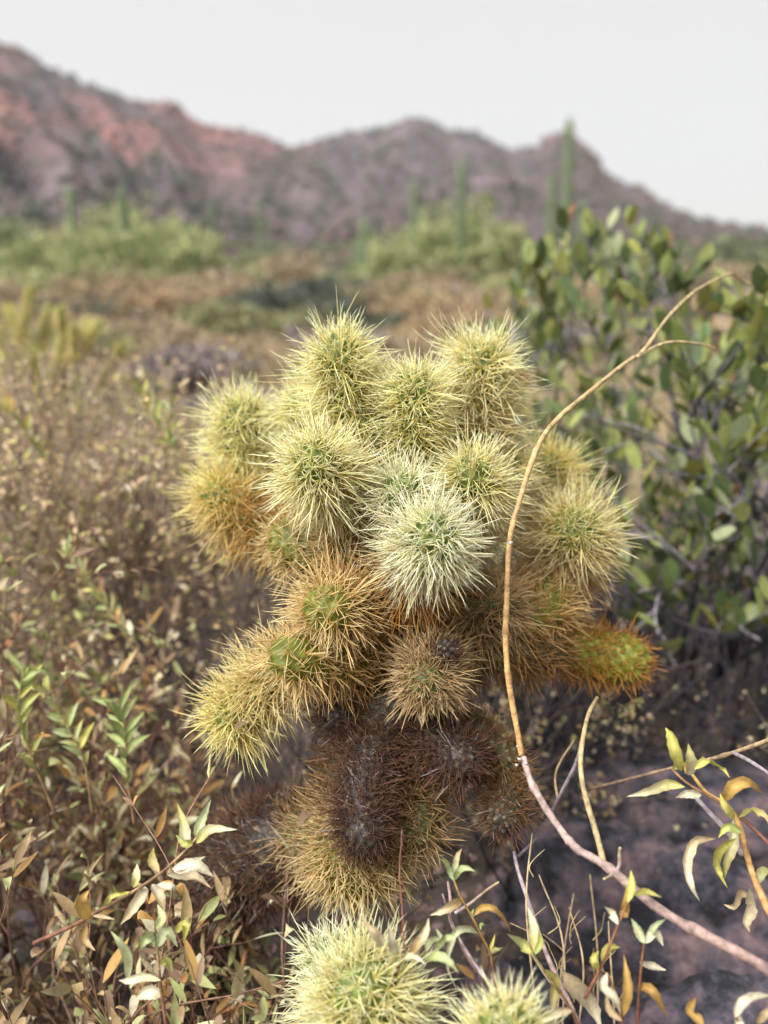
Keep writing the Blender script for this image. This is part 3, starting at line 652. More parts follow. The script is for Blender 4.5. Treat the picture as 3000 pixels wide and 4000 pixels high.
ribbon_leaf(s1, [k5(790, 720, D), k5(795, 680, D), k5(818, 690, D)], .0028, G1, G1)
ribbon_leaf(s1, [k5(850, 860, D), k5(870, 800, D), k5(885, 745, D)], .0035, YG, YG)
ribbon_leaf(s1, [k5(850, 865, D), k5(880, 840, D), k5(920, 850, D)], .0035, YG, G1)
s2 = thing('leafy_sprig', 'low sprig of pale curled leaves right beside the young cholla head', 'sprig', k5(290, 1000, .545))
D = .545
stemw(s2, [k5(200, 1050, D), k5(280, 920, D), k5(300, 880, D), k5(380, 885, D), k5(500, 855, D)], .0012, .0006, RED, YG*.6)
stemw(s2, [k5(300, 880, D), k5(290, 760, D+.01), k5(285, 600, D+.02), k5(268, 350, D+.04), k5(280, 100, D+.05)], .0007, .0004, RED, RED, 'twig')
ribbon_leaf(s2, [k5(335, 880, D), k5(380, 810, D-.008), k5(440, 740, D-.01), k5(455, 640, D)], .0085, OCH, CRM, fold=1.0)
ribbon_leaf(s2, [k5(440, 860, D), k5(465, 790, D), k5(525, 760, D-.01), k5(505, 712, D-.01)], .0075, G2, G2)
ribbon_leaf(s2, [k5(500, 855, D), k5(530, 800, D), k5(580, 770, D-.01), k5(634, 755, D-.01)], .0085, G2, G1)
ribbon_leaf(s2, [k5(425, 905, D), k5(500, 890, D-.01), k5(580, 920, D-.015), k5(648, 995, D-.015)], .0088, G1, G2)
ribbon_leaf(s2, [k5(300, 905, D), k5(350, 890, D-.005), k5(435, 935, D-.01)], .0060, G2, CRM)
ribbon_leaf(s2, [k5(245, 870, D-.01), k5(220, 800, D-.02), k5(200, 670, D-.02)], .0080, CRM, CRM*.9, fold=.9)
ribbon_leaf(s2, [k5(130, 830, D-.02), k5(120, 750, D-.03), k5(20, 650, D-.03)], .0090, CRM, TAN, fold=1.1)
s3 = thing('leafy_sprig', 'large sprig with an orange stem and yellow green curling leaves at the right edge', 'sprig', k3(1720, 1500, .60))
D = .60
stemw(s3, [k3(1760, 1500, D-.04), k3(1640, 1280, D-.02), k3(1560, 1080, D), k3(1510, 880, D), k3(1440, 760, D+.01), k3(1330, 690, D+.02), k3(1250, 590, D+.03)], .0028, .0012, C(.50, .28, .12), OCH)
stemw(s3, [k3(1720, 1020, D-.02), k3(1560, 860, D), k3(1400, 740, D+.01), k3(1230, 640, D+.02), k3(1140, 560, D+.03)], .0014, .0008, RED, C(.35, .2, .1), 'stem')
stemw(s3, [k3(1520, 1020, D+.03), k3(1440, 900, D+.03), k3(1330, 780, D+.03), k3(1240, 680, D+.04)], .0024, .0016, LILAC, LILAC, 'branch')
for pts, w_, c_, c2_ in [
  ([(1190, 570), (1160, 470), (1140, 390), (1105, 335)], .011, YG, YG), ([(1230, 590), (1240, 510), (1228, 420)], .012, CRM, YG), ([(1260, 560), (1330, 515), (1400, 540), (1452, 605)], .009, YG, YG),
  ([(1210, 655), (1110, 640), (1000, 680), (895, 708)], .010, YG, CRM), ([(1300, 700), (1230, 690), (1160, 712)], .008, CRM, CRM), ([(1150, 560), (1190, 520), (1215, 580)], .008, YG, OCH),
  ([(1375, 935), (1270, 950), (1215, 1060), (1240, 1180), (1290, 1272)], .010, TAN, CRM), ([(1470, 830), (1470, 950), (1440, 1050), (1425, 1150)], .010, CRM, YG),
  ([(1425, 730), (1470, 660), (1560, 640), (1630, 690)], .012, OCH, OCH), ([(1560, 1200), (1570, 1290), (1540, 1380), (1560, 1440)], .012, CRM, TAN), ([(1490, 930), (1400, 1010), (1390, 1110), (1440, 1200)], .009, YG, YG*.8),
  ([(1500, 820), (1570, 790), (1640, 820), (1680, 900)], .009, YG, TAN), ([(1600, 1180), (1640, 1120), (1700, 1130)], .010, G2, YG), ([(1520, 900), (1440, 870), (1390, 930)], .008, G1, YG), ([(1480, 830), (1430, 760), (1400, 690)], .007, YG, YG), ([(1570, 1250), (1500, 1230), (1470, 1300), (1420, 1290)], .008, TAN, TAN)]:
    ribbon_leaf(s3, [k3(x, y, D+rng.uniform(-.02, .02)) for x, y in pts], w_, c_, c2_, fold=.8)
s4 = thing('leafy_sprig', 'drooping yellow green sprig just above the cut off cholla head', 'sprig', k3(600, 1850, .55))
D = .56
stemw(s4, [k3(640, 1950, D), k3(560, 1800, D), k3(470, 1680, D), k3(395, 1570, D), k3(380, 1540, D)], .0013, .0009, RED, YG*.6)
for pts, w_, c_, c2_ in [([(385, 1560), (330, 1500), (250, 1450)], .010, YG, G2), ([(395, 1550), (400, 1430), (360, 1300)], .010, YG, CRM), ([(400, 1560), (430, 1500), (420, 1430)], .006, G1, YG), ([(455, 1640), (510, 1700), (500, 1800), (490, 1900)], .010, YG, TAN), ([(540, 1650), (620, 1740), (700, 1830), (760, 1960)], .018, TAN, CRM), ([(600, 1860), (500, 1880), (420, 1960)], .008, TAN, CRM)]:
    ribbon_leaf(s4, [k3(x, y, D+rng.uniform(-.01, .01)) for x, y in pts], w_, c_, c2_, fold=.7)
for q, (st_pts, lv, lab) in enumerate([
  ([(950, 1990), (960, 1800), (975, 1620), (990, 1500)], [([(990, 1500), (960, 1430), (920, 1365)], G2), ([(992, 1490), (1040, 1420), (1110, 1365)], G2), ([(995, 1500), (1050, 1450), (1095, 1515)], CRM), ([(965, 1600), (1030, 1625), (1110, 1645)], CRM), ([(965, 1730), (1040, 1770), (1120, 1900)], OCH)], 'dark red stemmed sprig with pale leaf pairs in front of the lowest rock'),
  ([(670, 1800), (760, 1620), (850, 1400), (900, 1280)], [([(900, 1280), (925, 1190), (918, 1105)], YG), ([(905, 1270), (880, 1330), (890, 1210)], OCH), ([(850, 1400), (820, 1340), (775, 1300)], CRM), ([(740, 1640), (720, 1590), (745, 1540)], YG), ([(930, 1240), (1000, 1225), (1085, 1250)], YG), ([(760, 1600), (800, 1530), (860, 1520)], YG)], 'slender reddish sprig leaning right over the middle rock'),
  ([(880, 1990), (860, 1870), (840, 1780), (790, 1660)], [([(790, 1660), (770, 1730), (830, 1800), (865, 1880)], CRM), ([(870, 1900), (905, 1740), (880, 1560)], OCH), ([(870, 1920), (800, 1850), (785, 1750)], TAN)], 'ochre bladed dry sprig at the bottom edge before the rocks'),
  ([(1560, 1990), (1500, 1930), (1480, 1890)], [([(1480, 1900), (1520, 1830), (1600, 1790), (1680, 1780)], CRM), ([(1490, 1880), (1500, 1950), (1520, 2000)], CRM), ([(1600, 1930), (1660, 1880), (1720, 1900)], TAN), ([(1270, 1790), (1240, 1860), (1290, 1930), (1270, 1980)], OCH)], 'cream curled leaves on a short sprig at the bottom right corner')]):
    D = .55-.01*q
    s = thing('leafy_sprig', lab, 'sprig', k3(*st_pts[0], D)); stemw(s, [k3(x, y, D) for x, y in st_pts], .0011, .0007, RED, C(.3, .14, .06))
    for pts, c_ in lv: ribbon_leaf(s, [k3(x, y, D+rng.uniform(-.008, .008)) for x, y in pts], rng.uniform(.0055, .009), c_, c_*rng.uniform(.8, 1.1), fold=.8)

# ------------------------------------------------------------------ shrubs
def grow(r, base, dirn, length, rad, depth, out, spread=0.6, up=0.15, kids=3, wob=0.25, nseg=6, minkid=0.25, env=None):
    """recursive twig; out collects (path, r0, r1, depth)"""
    p = np.array(base, float); d = nrm(dirn); path = [p]
    for i in range(nseg):
        d = nrm(d+r.normal(size=3)*wob*0.4+np.array([0, 0, up])*0.3); p = p+d*length/nseg
        if env is not None and i > 0 and not env(p): break
        path.append(p)
    path = np.array(path); nseg = len(path)-1
    if nseg < 2: return
    out.append((path, rad, rad*0.5, depth))
    if depth > 0:
        for k in range(kids):
            t = minkid+(1-minkid)*(k+r.random())/kids; i = min(int(t*nseg), nseg-1); q = path[i]+(path[i+1]-path[i])*(t*nseg-i)
            dd = nrm((path[i+1]-path[i])/1.0); s_ = r.normal(size=3); s_ = nrm(s_-(s_ @ dd)*dd)
            grow(r, q, dd+s_*spread, length*r.uniform(0.4, 0.65), rad*0.55, depth-1, out, spread, up, max(2, kids-1), wob, max(4, nseg-1), 0.2, env)
def shrub(name, label, cat, base, stems, leaf_meshes, templates, leafcols, Lr, WL, n_obj, n_stuff, seed, stemcols, kids=4, depth=2, spread=0.6, up=0.15, wob=0.25, leaf_up=0.5, splay=0.9, group=None, tipbias=0.0, sides=4, leaf_name='leaf', keep=None, env=None):
    r = np.random.default_rng(seed); root = thing(name, label, cat, base, group); spots = []
    for (off, dirn, length, rad) in stems:
        out = []; grow(r, np.array(base)+np.array(off), dirn, length, rad, depth, out, spread, up, kids, wob, env=env)
        if not out: continue
        mb = MB(); sc_ = stemcols[int(r.integers(0, len(stemcols)))]*r.uniform(.8, 1.2)
        for path, r0, r1, dp in out:
            pp = smooth_path(path, 10 if dp == depth else 7); t = np.linspace(0, 1, len(pp)); tube(mb, pp, r0*(1-t)+r1*t, sides+(2 if dp == depth else 0), sc_*(1+0.25*(depth-dp)), cap=dp == depth)
            if dp < depth or depth == 0:
                for q in range(1, len(pp)): spots.append((pp[q], nrm(pp[q]-pp[q-1])))
        mb.build('stem', M_twig, root)
    if keep is not None: spots = [s_ for s_ in spots if keep(s_[0])]
    if tipbias: 
        zs = np.array([s_[0][2] for s_ in spots]); pr = np.clip(zs-zs.min(), 0.02, None)**tipbias
    else: pr = np.ones(len(spots))
    pr = pr/pr.sum()
    def leaf_pose():
        q, d = spots[int(r.choice(len(spots), p=pr))]; s_ = r.normal(size=3); s_ = nrm(s_-(s_ @ d)*d)
        dirn = nrm(d*0.5+s_*splay+np.array([0, 0, leaf_up])); return q, dirn, r.normal()*0.7, r.uniform(*Lr)
    for k in range(n_obj):
        q, dn, roll, L = leaf_pose(); me = leaf_meshes[int(r.integers(0, len(leaf_meshes)))]
        o = bpy.data.objects.new(leaf_name, me); COL.objects.link(o); o.parent = root
        M = Matrix(orient(dn, roll=roll).tolist()).to_4x4(); M.translation = Vector(q-np.array(root.location))
        o.matrix_local = M @ Matrix.Diagonal((L, L*WL, L*WL, 1))
    if n_stuff:
        mb = MB()
        for k in range(n_stuff):
            q, dn, roll, L = leaf_pose(); v, f = templates[int(r.integers(0, len(templates)))]; c = leafcols[int(r.integers(0, len(leafcols)))]*r.uniform(.75, 1.2)
            mb.add((v*[L, L*WL, L*WL]) @ orient(dn, roll=roll).T+q, None, f, c)
        mb.build('foliage', M_leafm, root)['kind'] = 'stuff'
    return root
def leaf_meshes(templates, cols):
    o = []
    for v, f in templates:
        for c in cols:
            mb = MB(); t = v[:, 0:1]; mid = (np.abs(v[:, 1:2]) < 1e-6); mb.add(v, None, f, np.clip(c*(1+0.15*mid)*(1.08-0.15*t), 0, .9)); o.append(mb.mesh('leaf', M_leaf))
    return o
# oval leaved shrub on the right
JC = [C(.20, .26, .07), C(.30, .35, .11), C(.08, .13, .05), C(.34, .38, .13), C(.38, .42, .24), C(.28, .29, .07), C(.11, .17, .06)]
jm = leaf_meshes(LEAF_OVAL, JC+[C(.42, .22, .09)])
rs = np.random.default_rng(5); stems = []
for k in range(24):
    a = rs.uniform(0, 6.28); lean = rs.uniform(0.12, 0.95)
    stems.append(((math.cos(a)*.07, math.sin(a)*.07, 0), (math.cos(a)*lean-.12, math.sin(a)*lean-.12, 1), rs.uniform(.55, .82), rs.uniform(.005, .008)))
GREYB = [C(.14, .125, .145), C(.24, .21, .24), C(.08, .07, .085)]
shrub('oval_leaved_shrub', 'large grey green shrub with upright oval leaves and dark woody stems on the right', 'shrub', (0.60, 1.62, 0.0), stems, jm, LEAF_OVAL, JC, (.032, .050), .48, 300, 1900, 21, GREYB, kids=6, depth=2, spread=.7, up=.1, wob=.35, leaf_up=.9, splay=.7, tipbias=1.0, env=lambda p: (abs(p[0]-.60)/.50)**3.2+(abs(p[1]-1.62)/.55)**3+(max(p[2], 0)/(.85-.75*max(0, p[0]-.45)))**4 < 1+.12*mn.noise(Vector((p[0]*7, p[1]*7, 1))))
stems = []
for k in range(14):
    a = rs.uniform(0, 6.28); lean = rs.uniform(0.3, 0.9)
    stems.append(((math.cos(a)*.05, math.sin(a)*.05, 0), (math.cos(a)*lean, math.sin(a)*lean-.1, 1), rs.uniform(.35, .5), rs.uniform(.004, .006)))
shrub('oval_leaved_shrub', 'lower oval leaved shrub filling the right edge in front of the taller one', 'shrub', (0.78, 1.28, 0.0), stems, jm, LEAF_OVAL, JC, (.026, .042), .48, 260, 500, 22, GREYB, kids=4, depth=2, spread=.7, up=.1, wob=.35, leaf_up=.9, splay=.7, env=lambda p: p[2] < .46-.6*max(0, .72-p[0]))
stems = []
for k in range(16):
    a = rs.uniform(0, 6.28); lean = rs.uniform(0.1, 0.8)
    stems.append(((math.cos(a)*.06, math.sin(a)*.05, 0), (math.cos(a)*lean+.1, math.sin(a)*lean, 1), rs.uniform(.25, .46), rs.uniform(.003, .005)))
shrub('oval_leaved_shrub', 'small dark leaved oval leaf shrub right behind the right hand arms of the cactus', 'shrub', (0.36, 1.46, 0.0), stems, leaf_meshes(LEAF_OVAL, [c_*.7 for c_ in JC]), LEAF_OVAL, [c_*.7 for c_ in JC], (.024, .040), .48, 200, 600, 24, [C(.09, .08, .10), C(.16, .14, .17)], kids=4, depth=2, spread=.7, up=.1, wob=.35, leaf_up=.7, splay=.8, env=lambda p: p[2] < .50)
# low dark dead stems under it
stems = []
for k in range(80):
    stems.append(((rs.uniform(-.30, .42), rs.uniform(-.12, .12), 0), (rs.normal()*.28, rs.normal()*.2, 1), rs.uniform(.14, .34), rs.uniform(.0025, .0055)))
DRYC = [C(.42, .33, .20), C(.30, .21, .13), C(.52, .45, .30), C(.36, .36, .15), C(.22, .15, .11)]
dm = leaf_meshes(LEAF_DRY[:5], [C(.52, .44, .28), C(.42, .31, .18), C(.62, .56, .40), C(.44, .44, .18), C(.34, .40, .17)])
shrub('dead_shrub', 'bare blackish stems standing under the oval leaved shrub above the rocks', 'shrub', (0.44, 1.26, 0.0), stems, dm, LEAF_DRY, DRYC, (.010, .02), .40, 0, 420, 23, [C(.045, .04, .05), C(.07, .06, .075)], kids=3, depth=1, spread=.4, up=.3)

for k_, (bx_, by_, lb_, n_) in enumerate([(.17, .98, 'dark twig tangle on the ground just right of the cactus trunk', 26), (.30, 1.20, 'dark thicket of dead stems behind the fork of the lilac branch', 30), (-.06, 1.02, 'dead twigs in the gap between the dark trunk and the golden trunk joint', 22), (.62, 1.05, 'dead stems at the right edge behind the yellow green sprig', 20)]):
    stems = [((rs.uniform(-.10, .10), rs.uniform(-.06, .06), 0), (rs.normal()*.6, rs.normal()*.4, 1), rs.uniform(.10, .26), rs.uniform(.0012, .0030)) for _ in range(n_)]
    shrub('dead_shrub', lb_, 'shrub', (bx_, by_, 0.0), stems, dm, LEAF_DRY, DRYC, (.008, .02), .36, 0, 260, 50+k_, [C(.05, .042, .048), C(.12, .09, .08), C(.22, .17, .14), C(.035, .03, .035)], kids=4, depth=2, spread=.8, up=.05, leaf_up=-.1)
# twiggy half dry shrubs on the left
LC = [C(.66, .50, .26), C(.52, .36, .20), C(.74, .62, .40), C(.46, .46, .14), C(.42, .28, .17), C(.56, .52, .18), C(.28, .19, .14), C(.62, .54, .40), C(.50, .36, .22), C(.60, .46, .27)]
tm = leaf_meshes(LEAF_DRY, [C(.38, .31, .17), C(.46, .40, .27), C(.34, .37, .12), C(.28, .19, .13), C(.24, .17, .13)])
def fan(n, L0, L1, lean0, lean1, rad, seed, w_=.1, bias=(0, 0)):
    r = np.random.default_rng(seed); o = []
    for k in range(n):
        a = r.uniform(0, 6.28); l = r.uniform(lean0, lean1); o.append(((math.cos(a)*w_*r.random(), math.sin(a)*w_*r.random(), 0), (math.cos(a)*l+bias[0], math.sin(a)*l+bias[1], 1), r.uniform(L0, L1), rad*r.uniform(.7, 1.2)))
    return o
BRN = [C(.24, .17, .14), C(.36, .27, .21), C(.15, .11, .095), C(.42, .34, .26)]
shrub('twiggy_shrub', 'half dry twiggy shrub with tiny curled leaves, directly left of the cactus', 'shrub', (-0.38, 1.42, 0), fan(46, .36, .58, .05, .6, .0026, 31, .24), tm, LEAF_DRY, LC, (.010, .028), .26, 180, 6500, 31, BRN, kids=5, depth=2, spread=.45, up=.32, leaf_up=-.1, env=lambda p: p[2] < .53+.06*mn.noise(Vector((p[0]*9, p[1]*9, 1))))
shrub('twiggy_shrub', 'taller brown twiggy shrub at the left edge with yellowish leaf tips', 'shrub', (-0.72, 1.55, 0), fan(46, .42, .64, .05, .6, .0028, 32, .24), tm, LEAF_DRY, LC, (.010, .029), .26, 180, 6500, 32, BRN, kids=5, depth=2, spread=.45, up=.32, leaf_up=-.1, env=lambda p: p[2] < .62+.06*mn.noise(Vector((p[0]*9, p[1]*9, 1))))
shrub('twiggy_shrub', 'olive tinged twiggy shrub behind the others, left of the upper left arm', 'shrub', (-0.52, 2.05, 0), fan(26, .30, .46, .05, .6, .0028, 36, .22), tm, LEAF_DRY, LC+[C(.36, .38, .15)]*3, (.012, .024), .42, 60, 4200, 36, BRN, kids=5, depth=2, spread=.5, up=.25, leaf_up=.1, env=lambda p: p[2] < .42)
shrub('twiggy_shrub', 'low straw brown shrub at the left edge nearest the corner leaves', 'shrub', (-0.58, 1.22, 0), fan(22, .20, .36, .1, .7, .0024, 37, .2), tm, LEAF_DRY, LC, (.010, .026), .28, 80, 3000, 37, BRN, kids=4, depth=2, spread=.5, up=.25, leaf_up=.1)
shrub('twiggy_shrub', 'sparse low twiggy shrub behind the lower left arm of the cactus', 'shrub', (-0.14, 1.35, 0), fan(14, .25, .42, .1, .5, .0024, 33, .16), tm, LEAF_DRY, LC, (.010, .026), .28, 100, 3200, 33, BRN, kids=4, depth=2, spread=.5, up=.25, leaf_up=.2)
shrub('twiggy_shrub', 'low greenish shrub with small pointed leaves at the left, below the twiggy ones', 'shrub', (-0.50, 1.05, 0), fan(12, .22, .36, .1, .6, .0025, 34, .12), leaf_meshes(LEAF_LANC, [C(.26, .34, .11), C(.40, .42, .15), C(.5, .33, .12)]), LEAF_LANC, [C(.26, .33, .11), C(.42, .42, .16), C(.5, .42, .25)], (.012, .024), .32, 200, 1500, 34, BRN, kids=4, depth=1, spread=.5, up=.2, leaf_up=.6)
shrub('twiggy_shrub', 'straggly straw coloured shrub right behind the cactus trunk', 'shrub', (0.10, 1.15, 0), fan(14, .22, .40, .1, .6, .0022, 35, .16), tm, LEAF_DRY, LC, (.009, .018), .4, 80, 2000, 35, [C(.10, .08, .075), C(.2, .16, .13), C(.06, .055, .06)], kids=4, depth=2, spread=.6, up=.2, leaf_up=.1)
# foreground left: pale curled leaves
FC = [C(.62, .54, .32), C(.46, .33, .17), C(.68, .64, .44), C(.40, .44, .18), C(.50, .29, .10), C(.34, .23, .14), C(.54, .57, .28), C(.26, .17, .11), C(.42, .30, .16)]
fm = leaf_meshes(LEAF_LANC[:4]+LEAF_DRY, FC)
fk = dict(kids=4, depth=2, spread=.6, up=.15, leaf_up=.35, splay=.8)
shrub('curly_leaved_shrub', 'dried shrub with pale curled leaves in the bottom left corner', 'shrub', (-0.30, 0.66, 0), fan(22, .17, .30, .15, .9, .0022, 41, .12), fm, LEAF_LANC+LEAF_DRY, FC, (.018, .044), .21, 300, 1100, 41, [C(.14, .06, .045), C(.22, .13, .09)], **fk)
shrub('curly_leaved_shrub', 'half dry leafy shrub with light green tips, behind the corner one at lower left', 'shrub', (-0.42, 0.82, 0), fan(20, .20, .36, .1, .7, .0022, 42, .13), fm, LEAF_LANC+LEAF_DRY, FC, (.016, .040), .20, 300, 900, 42, [C(.14, .06, .045), C(.22, .13, .09)], **fk)
shrub('curly_leaved_shrub', 'low tangle of straw and curled leaves left of the young cholla', 'shrub', (-0.10, 0.63, 0), fan(12, .09, .17, .4, 1.5, .0018, 43, .1, (-.2, 0)), fm, LEAF_LANC+LEAF_DRY, FC, (.012, .032), .22, 260, 600, 43, [C(.2, .13, .09), C(.3, .22, .15)], **fk)
shrub('curly_leaved_shrub', 'brown curled leaf tangle at the left edge, above the bottom left corner', 'shrub', (-0.46, 0.95, 0), fan(22, .16, .30, .1, .8, .002, 44, .15), fm, LEAF_LANC+LEAF_DRY, FC+[C(.36, .24, .15)]*4, (.014, .036), .21, 200, 1200, 44, [C(.16, .09, .06), C(.25, .16, .11)], **fk)
shrub('curly_leaved_shrub', 'flat mat of ochre and cream curled leaves along the bottom edge at left', 'shrub', (-0.20, 0.56, 0), fan(24, .10, .20, .3, 1.4, .0018, 45, .14), fm, LEAF_LANC+LEAF_DRY, FC, (.014, .036), .21, 260, 900, 45, [C(.16, .08, .055), C(.25, .16, .11)], **fk)
shrub('curly_leaved_shrub', 'straw leaved tangle around the foot of the dark trunk', 'shrub', (-0.25, 0.80, 0), fan(20, .08, .18, .3, 1.4, .0018, 46, .14), fm, LEAF_LANC+LEAF_DRY, FC+[C(.26, .17, .11)]*3, (.012, .030), .22, 160, 900, 46, [C(.16, .08, .055), C(.25, .16, .11)], **fk)
# star of pale leaves reaching over the dark trunk
k2 = lambda x, y, d: P((x*.7233)/1.8083, (2600+y*.7233)/1.8083, d)
s6 = thing('leafy_sprig', 'sprig ending in a star of cream leaves before the dark trunk at lower left', 'sprig', k2(300, 1450, .60)); D = .60
stemw(s6, [k2(180, 1500, D), k2(380, 1410, D), k2(560, 1310, D), k2(720, 1220, D), k2(880, 1110, D), k2(1010, 990, D), k2(1060, 930, D)], .0016, .0008, RED, C(.4, .3, .15))
for pts, w_, c_, c2_ in [([(1010, 990), (1000, 880), (955, 740)], .011, CRM, YG), ([(1060, 940), (1090, 830), (1140, 720)], .010, G2, G2), ([(1060, 960), (1130, 890), (1280, 885)], .010, YG, CRM), ([(1040, 950), (1000, 960), (950, 915)], .007, YG, G1),
  ([(940, 1110), (1050, 1080), (1155, 1140)], .012, CRM, CRM), ([(900, 1130), (1040, 1140), (1140, 1200)], .010, CRM, TAN), ([(930, 1100), (1020, 1070), (1110, 1030)], .008, CRM, CRM), ([(860, 1120), (820, 1040), (830, 980)], .009, TAN, YG),
  ([(780, 1190), (760, 1240), (700, 1330), (650, 1400)], .011, CRM, TAN), ([(820, 1180), (860, 1250), (890, 1330)], .010, CRM, TAN), ([(850, 1180), (930, 1200), (945, 1220)], .007, CRM, CRM), ([(720, 1200), (740, 1130), (740, 1070)], .008, YG, CRM), ([(700, 1220), (640, 1240), (610, 1190)], .007, YG, G1),
  ([(560, 1310), (600, 1250), (680, 1230)], .006, YG, YG), ([(480, 1370), (440, 1280), (480, 1210)], .013, OCH, OCH), ([(470, 1400), (450, 1480), (515, 1540)], .009, OCH, TAN), ([(500, 1350), (620, 1370)], .004, TAN, TAN)]:
    ribbon_leaf(s6, [k2(x, y, D+rng.uniform(-.012, .008)) for x, y in pts], w_, c_, c2_, fold=.7)
def auto_sprig(label, pts, d0, d1, nl, L, cols, rad=.0014, seed=1):
    r = np.random.default_rng(seed); w_ = [P(x, y, d0+(d1-d0)*i/(len(pts)-1)) for i, (x, y) in enumerate(pts)]
    t_ = thing('leafy_sprig', label, 'sprig', w_[0]); stemw(t_, w_, rad, rad*.5, C(.20, .12, .06), C(.30, .26, .10)); path = smooth_path(w_, 60); T = nrm(np.gradient(path, axis=0))
    for k in range(nl):
        i = int(59*(1-(k/nl)**1.1*.75)); q = path[i]; s_ = r.normal(size=3); s_ = nrm(s_-(s_ @ T[i])*T[i]); dn = nrm(T[i]*.8+s_*.8+np.array([0, 0, .1])); l = L*r.uniform(.6, 1.2)
        ribbon_leaf(t_, [q, q+dn*l*.5, q+nrm(dn+np.array([0, 0, -.35*r.random()]))*l], l*.36, cols[int(r.integers(0, len(cols)))], cols[int(r.integers(0, len(cols)))], n=8, fold=.6)
YL = [YG, G1, G1*.9, C(.46, .44, .16), G2, TAN]
auto_sprig('olive sprig slanting over the brown brush, left of the upper left arm of the cactus', [(560, 1230), (500, 1110), (420, 1010), (350, 930), (300, 850)], 1.10, 1.15, 34, .026, YL, .0020, 61)
auto_sprig('upright leafy twig tip left of the upper left arm, pointing up', [(360, 1010), (365, 930), (372, 860)], 1.12, 1.12, 14, .022, YL, .0012, 62)
auto_sprig('greenish sprig slanting down right in the brown brush at far left', [(330, 1480), (270, 1370), (200, 1270), (140, 1190)], 1.0, 1.05, 28, .022, YL, .0018, 63)
auto_sprig('golden sprig slanting down from the left edge under the jointed cholla', [(150, 1080), (90, 980), (30, 900), (-30, 850)], 1.2, 1.2, 30, .026, YL+[OCH, OCH], .0020, 64)
auto_sprig('bright green leafy sprig at the left edge above the curled leaves', [(120, 1760), (70, 1640), (40, 1540), (50, 1450)], .80, .82, 22, .026, [G1, G1*.8, YG], .0016, 65)
auto_sprig('green sprig with pointed leaves left of the lower left arm of the cactus', [(290, 1780), (275, 1680), (270, 1590), (260, 1530)], .80, .82, 18, .026, [G1*.7, G1*.8, G1], .0014, 66)
auto_sprig('green sprig leaning right beside the lower left arm', [(200, 1760), (180, 1640), (140, 1560), (100, 1490)], .82, .84, 20, .026, [G1, YG, G2], .0014, 67)
s7 = thing('leafy_sprig', 'upright sprig with pale green leaves low in front of the dark trunk', 'sprig', k2(900, 1950, .58)); D = .58
stemw(s7, [k2(900, 1960, D), k2(870, 1750, D), k2(850, 1550, D), k2(830, 1400, D)], .0014, .0008, RED, C(.4, .3, .15))
for pts, w_, c_, c2_ in [([(850, 1520), (900, 1440), (960, 1520)], .010, G2, G2), ([(840, 1450), (780, 1480), (750, 1540)], .009, G2, G1), ([(870, 1700), (780, 1680), (690, 1700), (640, 1700)], .008, G2, CRM), ([(690, 1700), (690, 1580), (650, 1500), (595, 1430)], .009, G2, G2), ([(860, 1620), (900, 1600), (930, 1660)], .008, YG, G1), ([(880, 1780), (800, 1760), (730, 1800)], .012, CRM, CRM), ([(940, 1440), (1000, 1400), (990, 1500)], .008, YG, YG), ([(840, 1420), (880, 1360), (850, 1290)], .008, G1, G2)]:
    ribbon_leaf(s7, [k2(x, y, D+rng.uniform(-.012, .008)) for x, y in pts], w_, c_, c2_, fold=.7)

# ------------------------------------------------------------------ jointed cholla on the left, further back
bx = at_dist(80, 3.0)
bc = thing('jointed_cholla', 'yellowish slender jointed cholla at the left edge, out of focus', 'cactus', (bx, 3.0, gz(bx, 3)))
def seg(p0, p1, R=.016, seed=0):
    cholla_joint(bc, [P(*p0), (P(*p0)+P(*p1))/2+rng.normal(size=3)*.004, P(*p1)], R, .022, 'gold', 'yellow', seed=seed, sp=.012, m=9, srad=.0008, R0=.85, bres=(16, 24))
for k, (a, b) in enumerate([((90, 1000, 3.0), (95, 880, 3.0)), ((95, 890, 3.0), (120, 800, 2.95)), ((120, 810, 2.95), (140, 720, 2.9)), ((140, 730, 2.9), (130, 660, 2.85)), ((130, 800, 2.95), (180, 750, 2.9)), ((175, 760, 2.9), (222, 692, 2.85)),
   ((190, 745, 2.88), (190, 690, 2.95)), ((95, 890, 3.0), (50, 820, 3.0)), ((50, 830, 3.0), (40, 730, 3.0)), ((40, 740, 3.0), (66, 618, 3.0)), ((45, 740, 3.0), (15, 660, 3.05)), ((50, 820, 3.0), (90, 740, 3.05)), ((88, 750, 3.05), (105, 660, 3.1)),
   ((95, 930, 3.0), (75, 850, 2.9)), ((75, 860, 2.9), (66, 748, 2.85)), ((100, 930, 3.0), (190, 870, 3.0)), ((185, 875, 3.0), (240, 800, 3.0)), ((235, 810, 3.0), (268, 735, 3.0)), ((50, 900, 3.0), (5, 800, 2.95)), ((8, 810, 2.95), (-10, 700, 2.95)), ((95, 970, 3.0), (20, 880, 3.0)), ((165, 780, 2.9), (160, 700, 2.85))]):
    seg(a, b, .0095, 500+k)

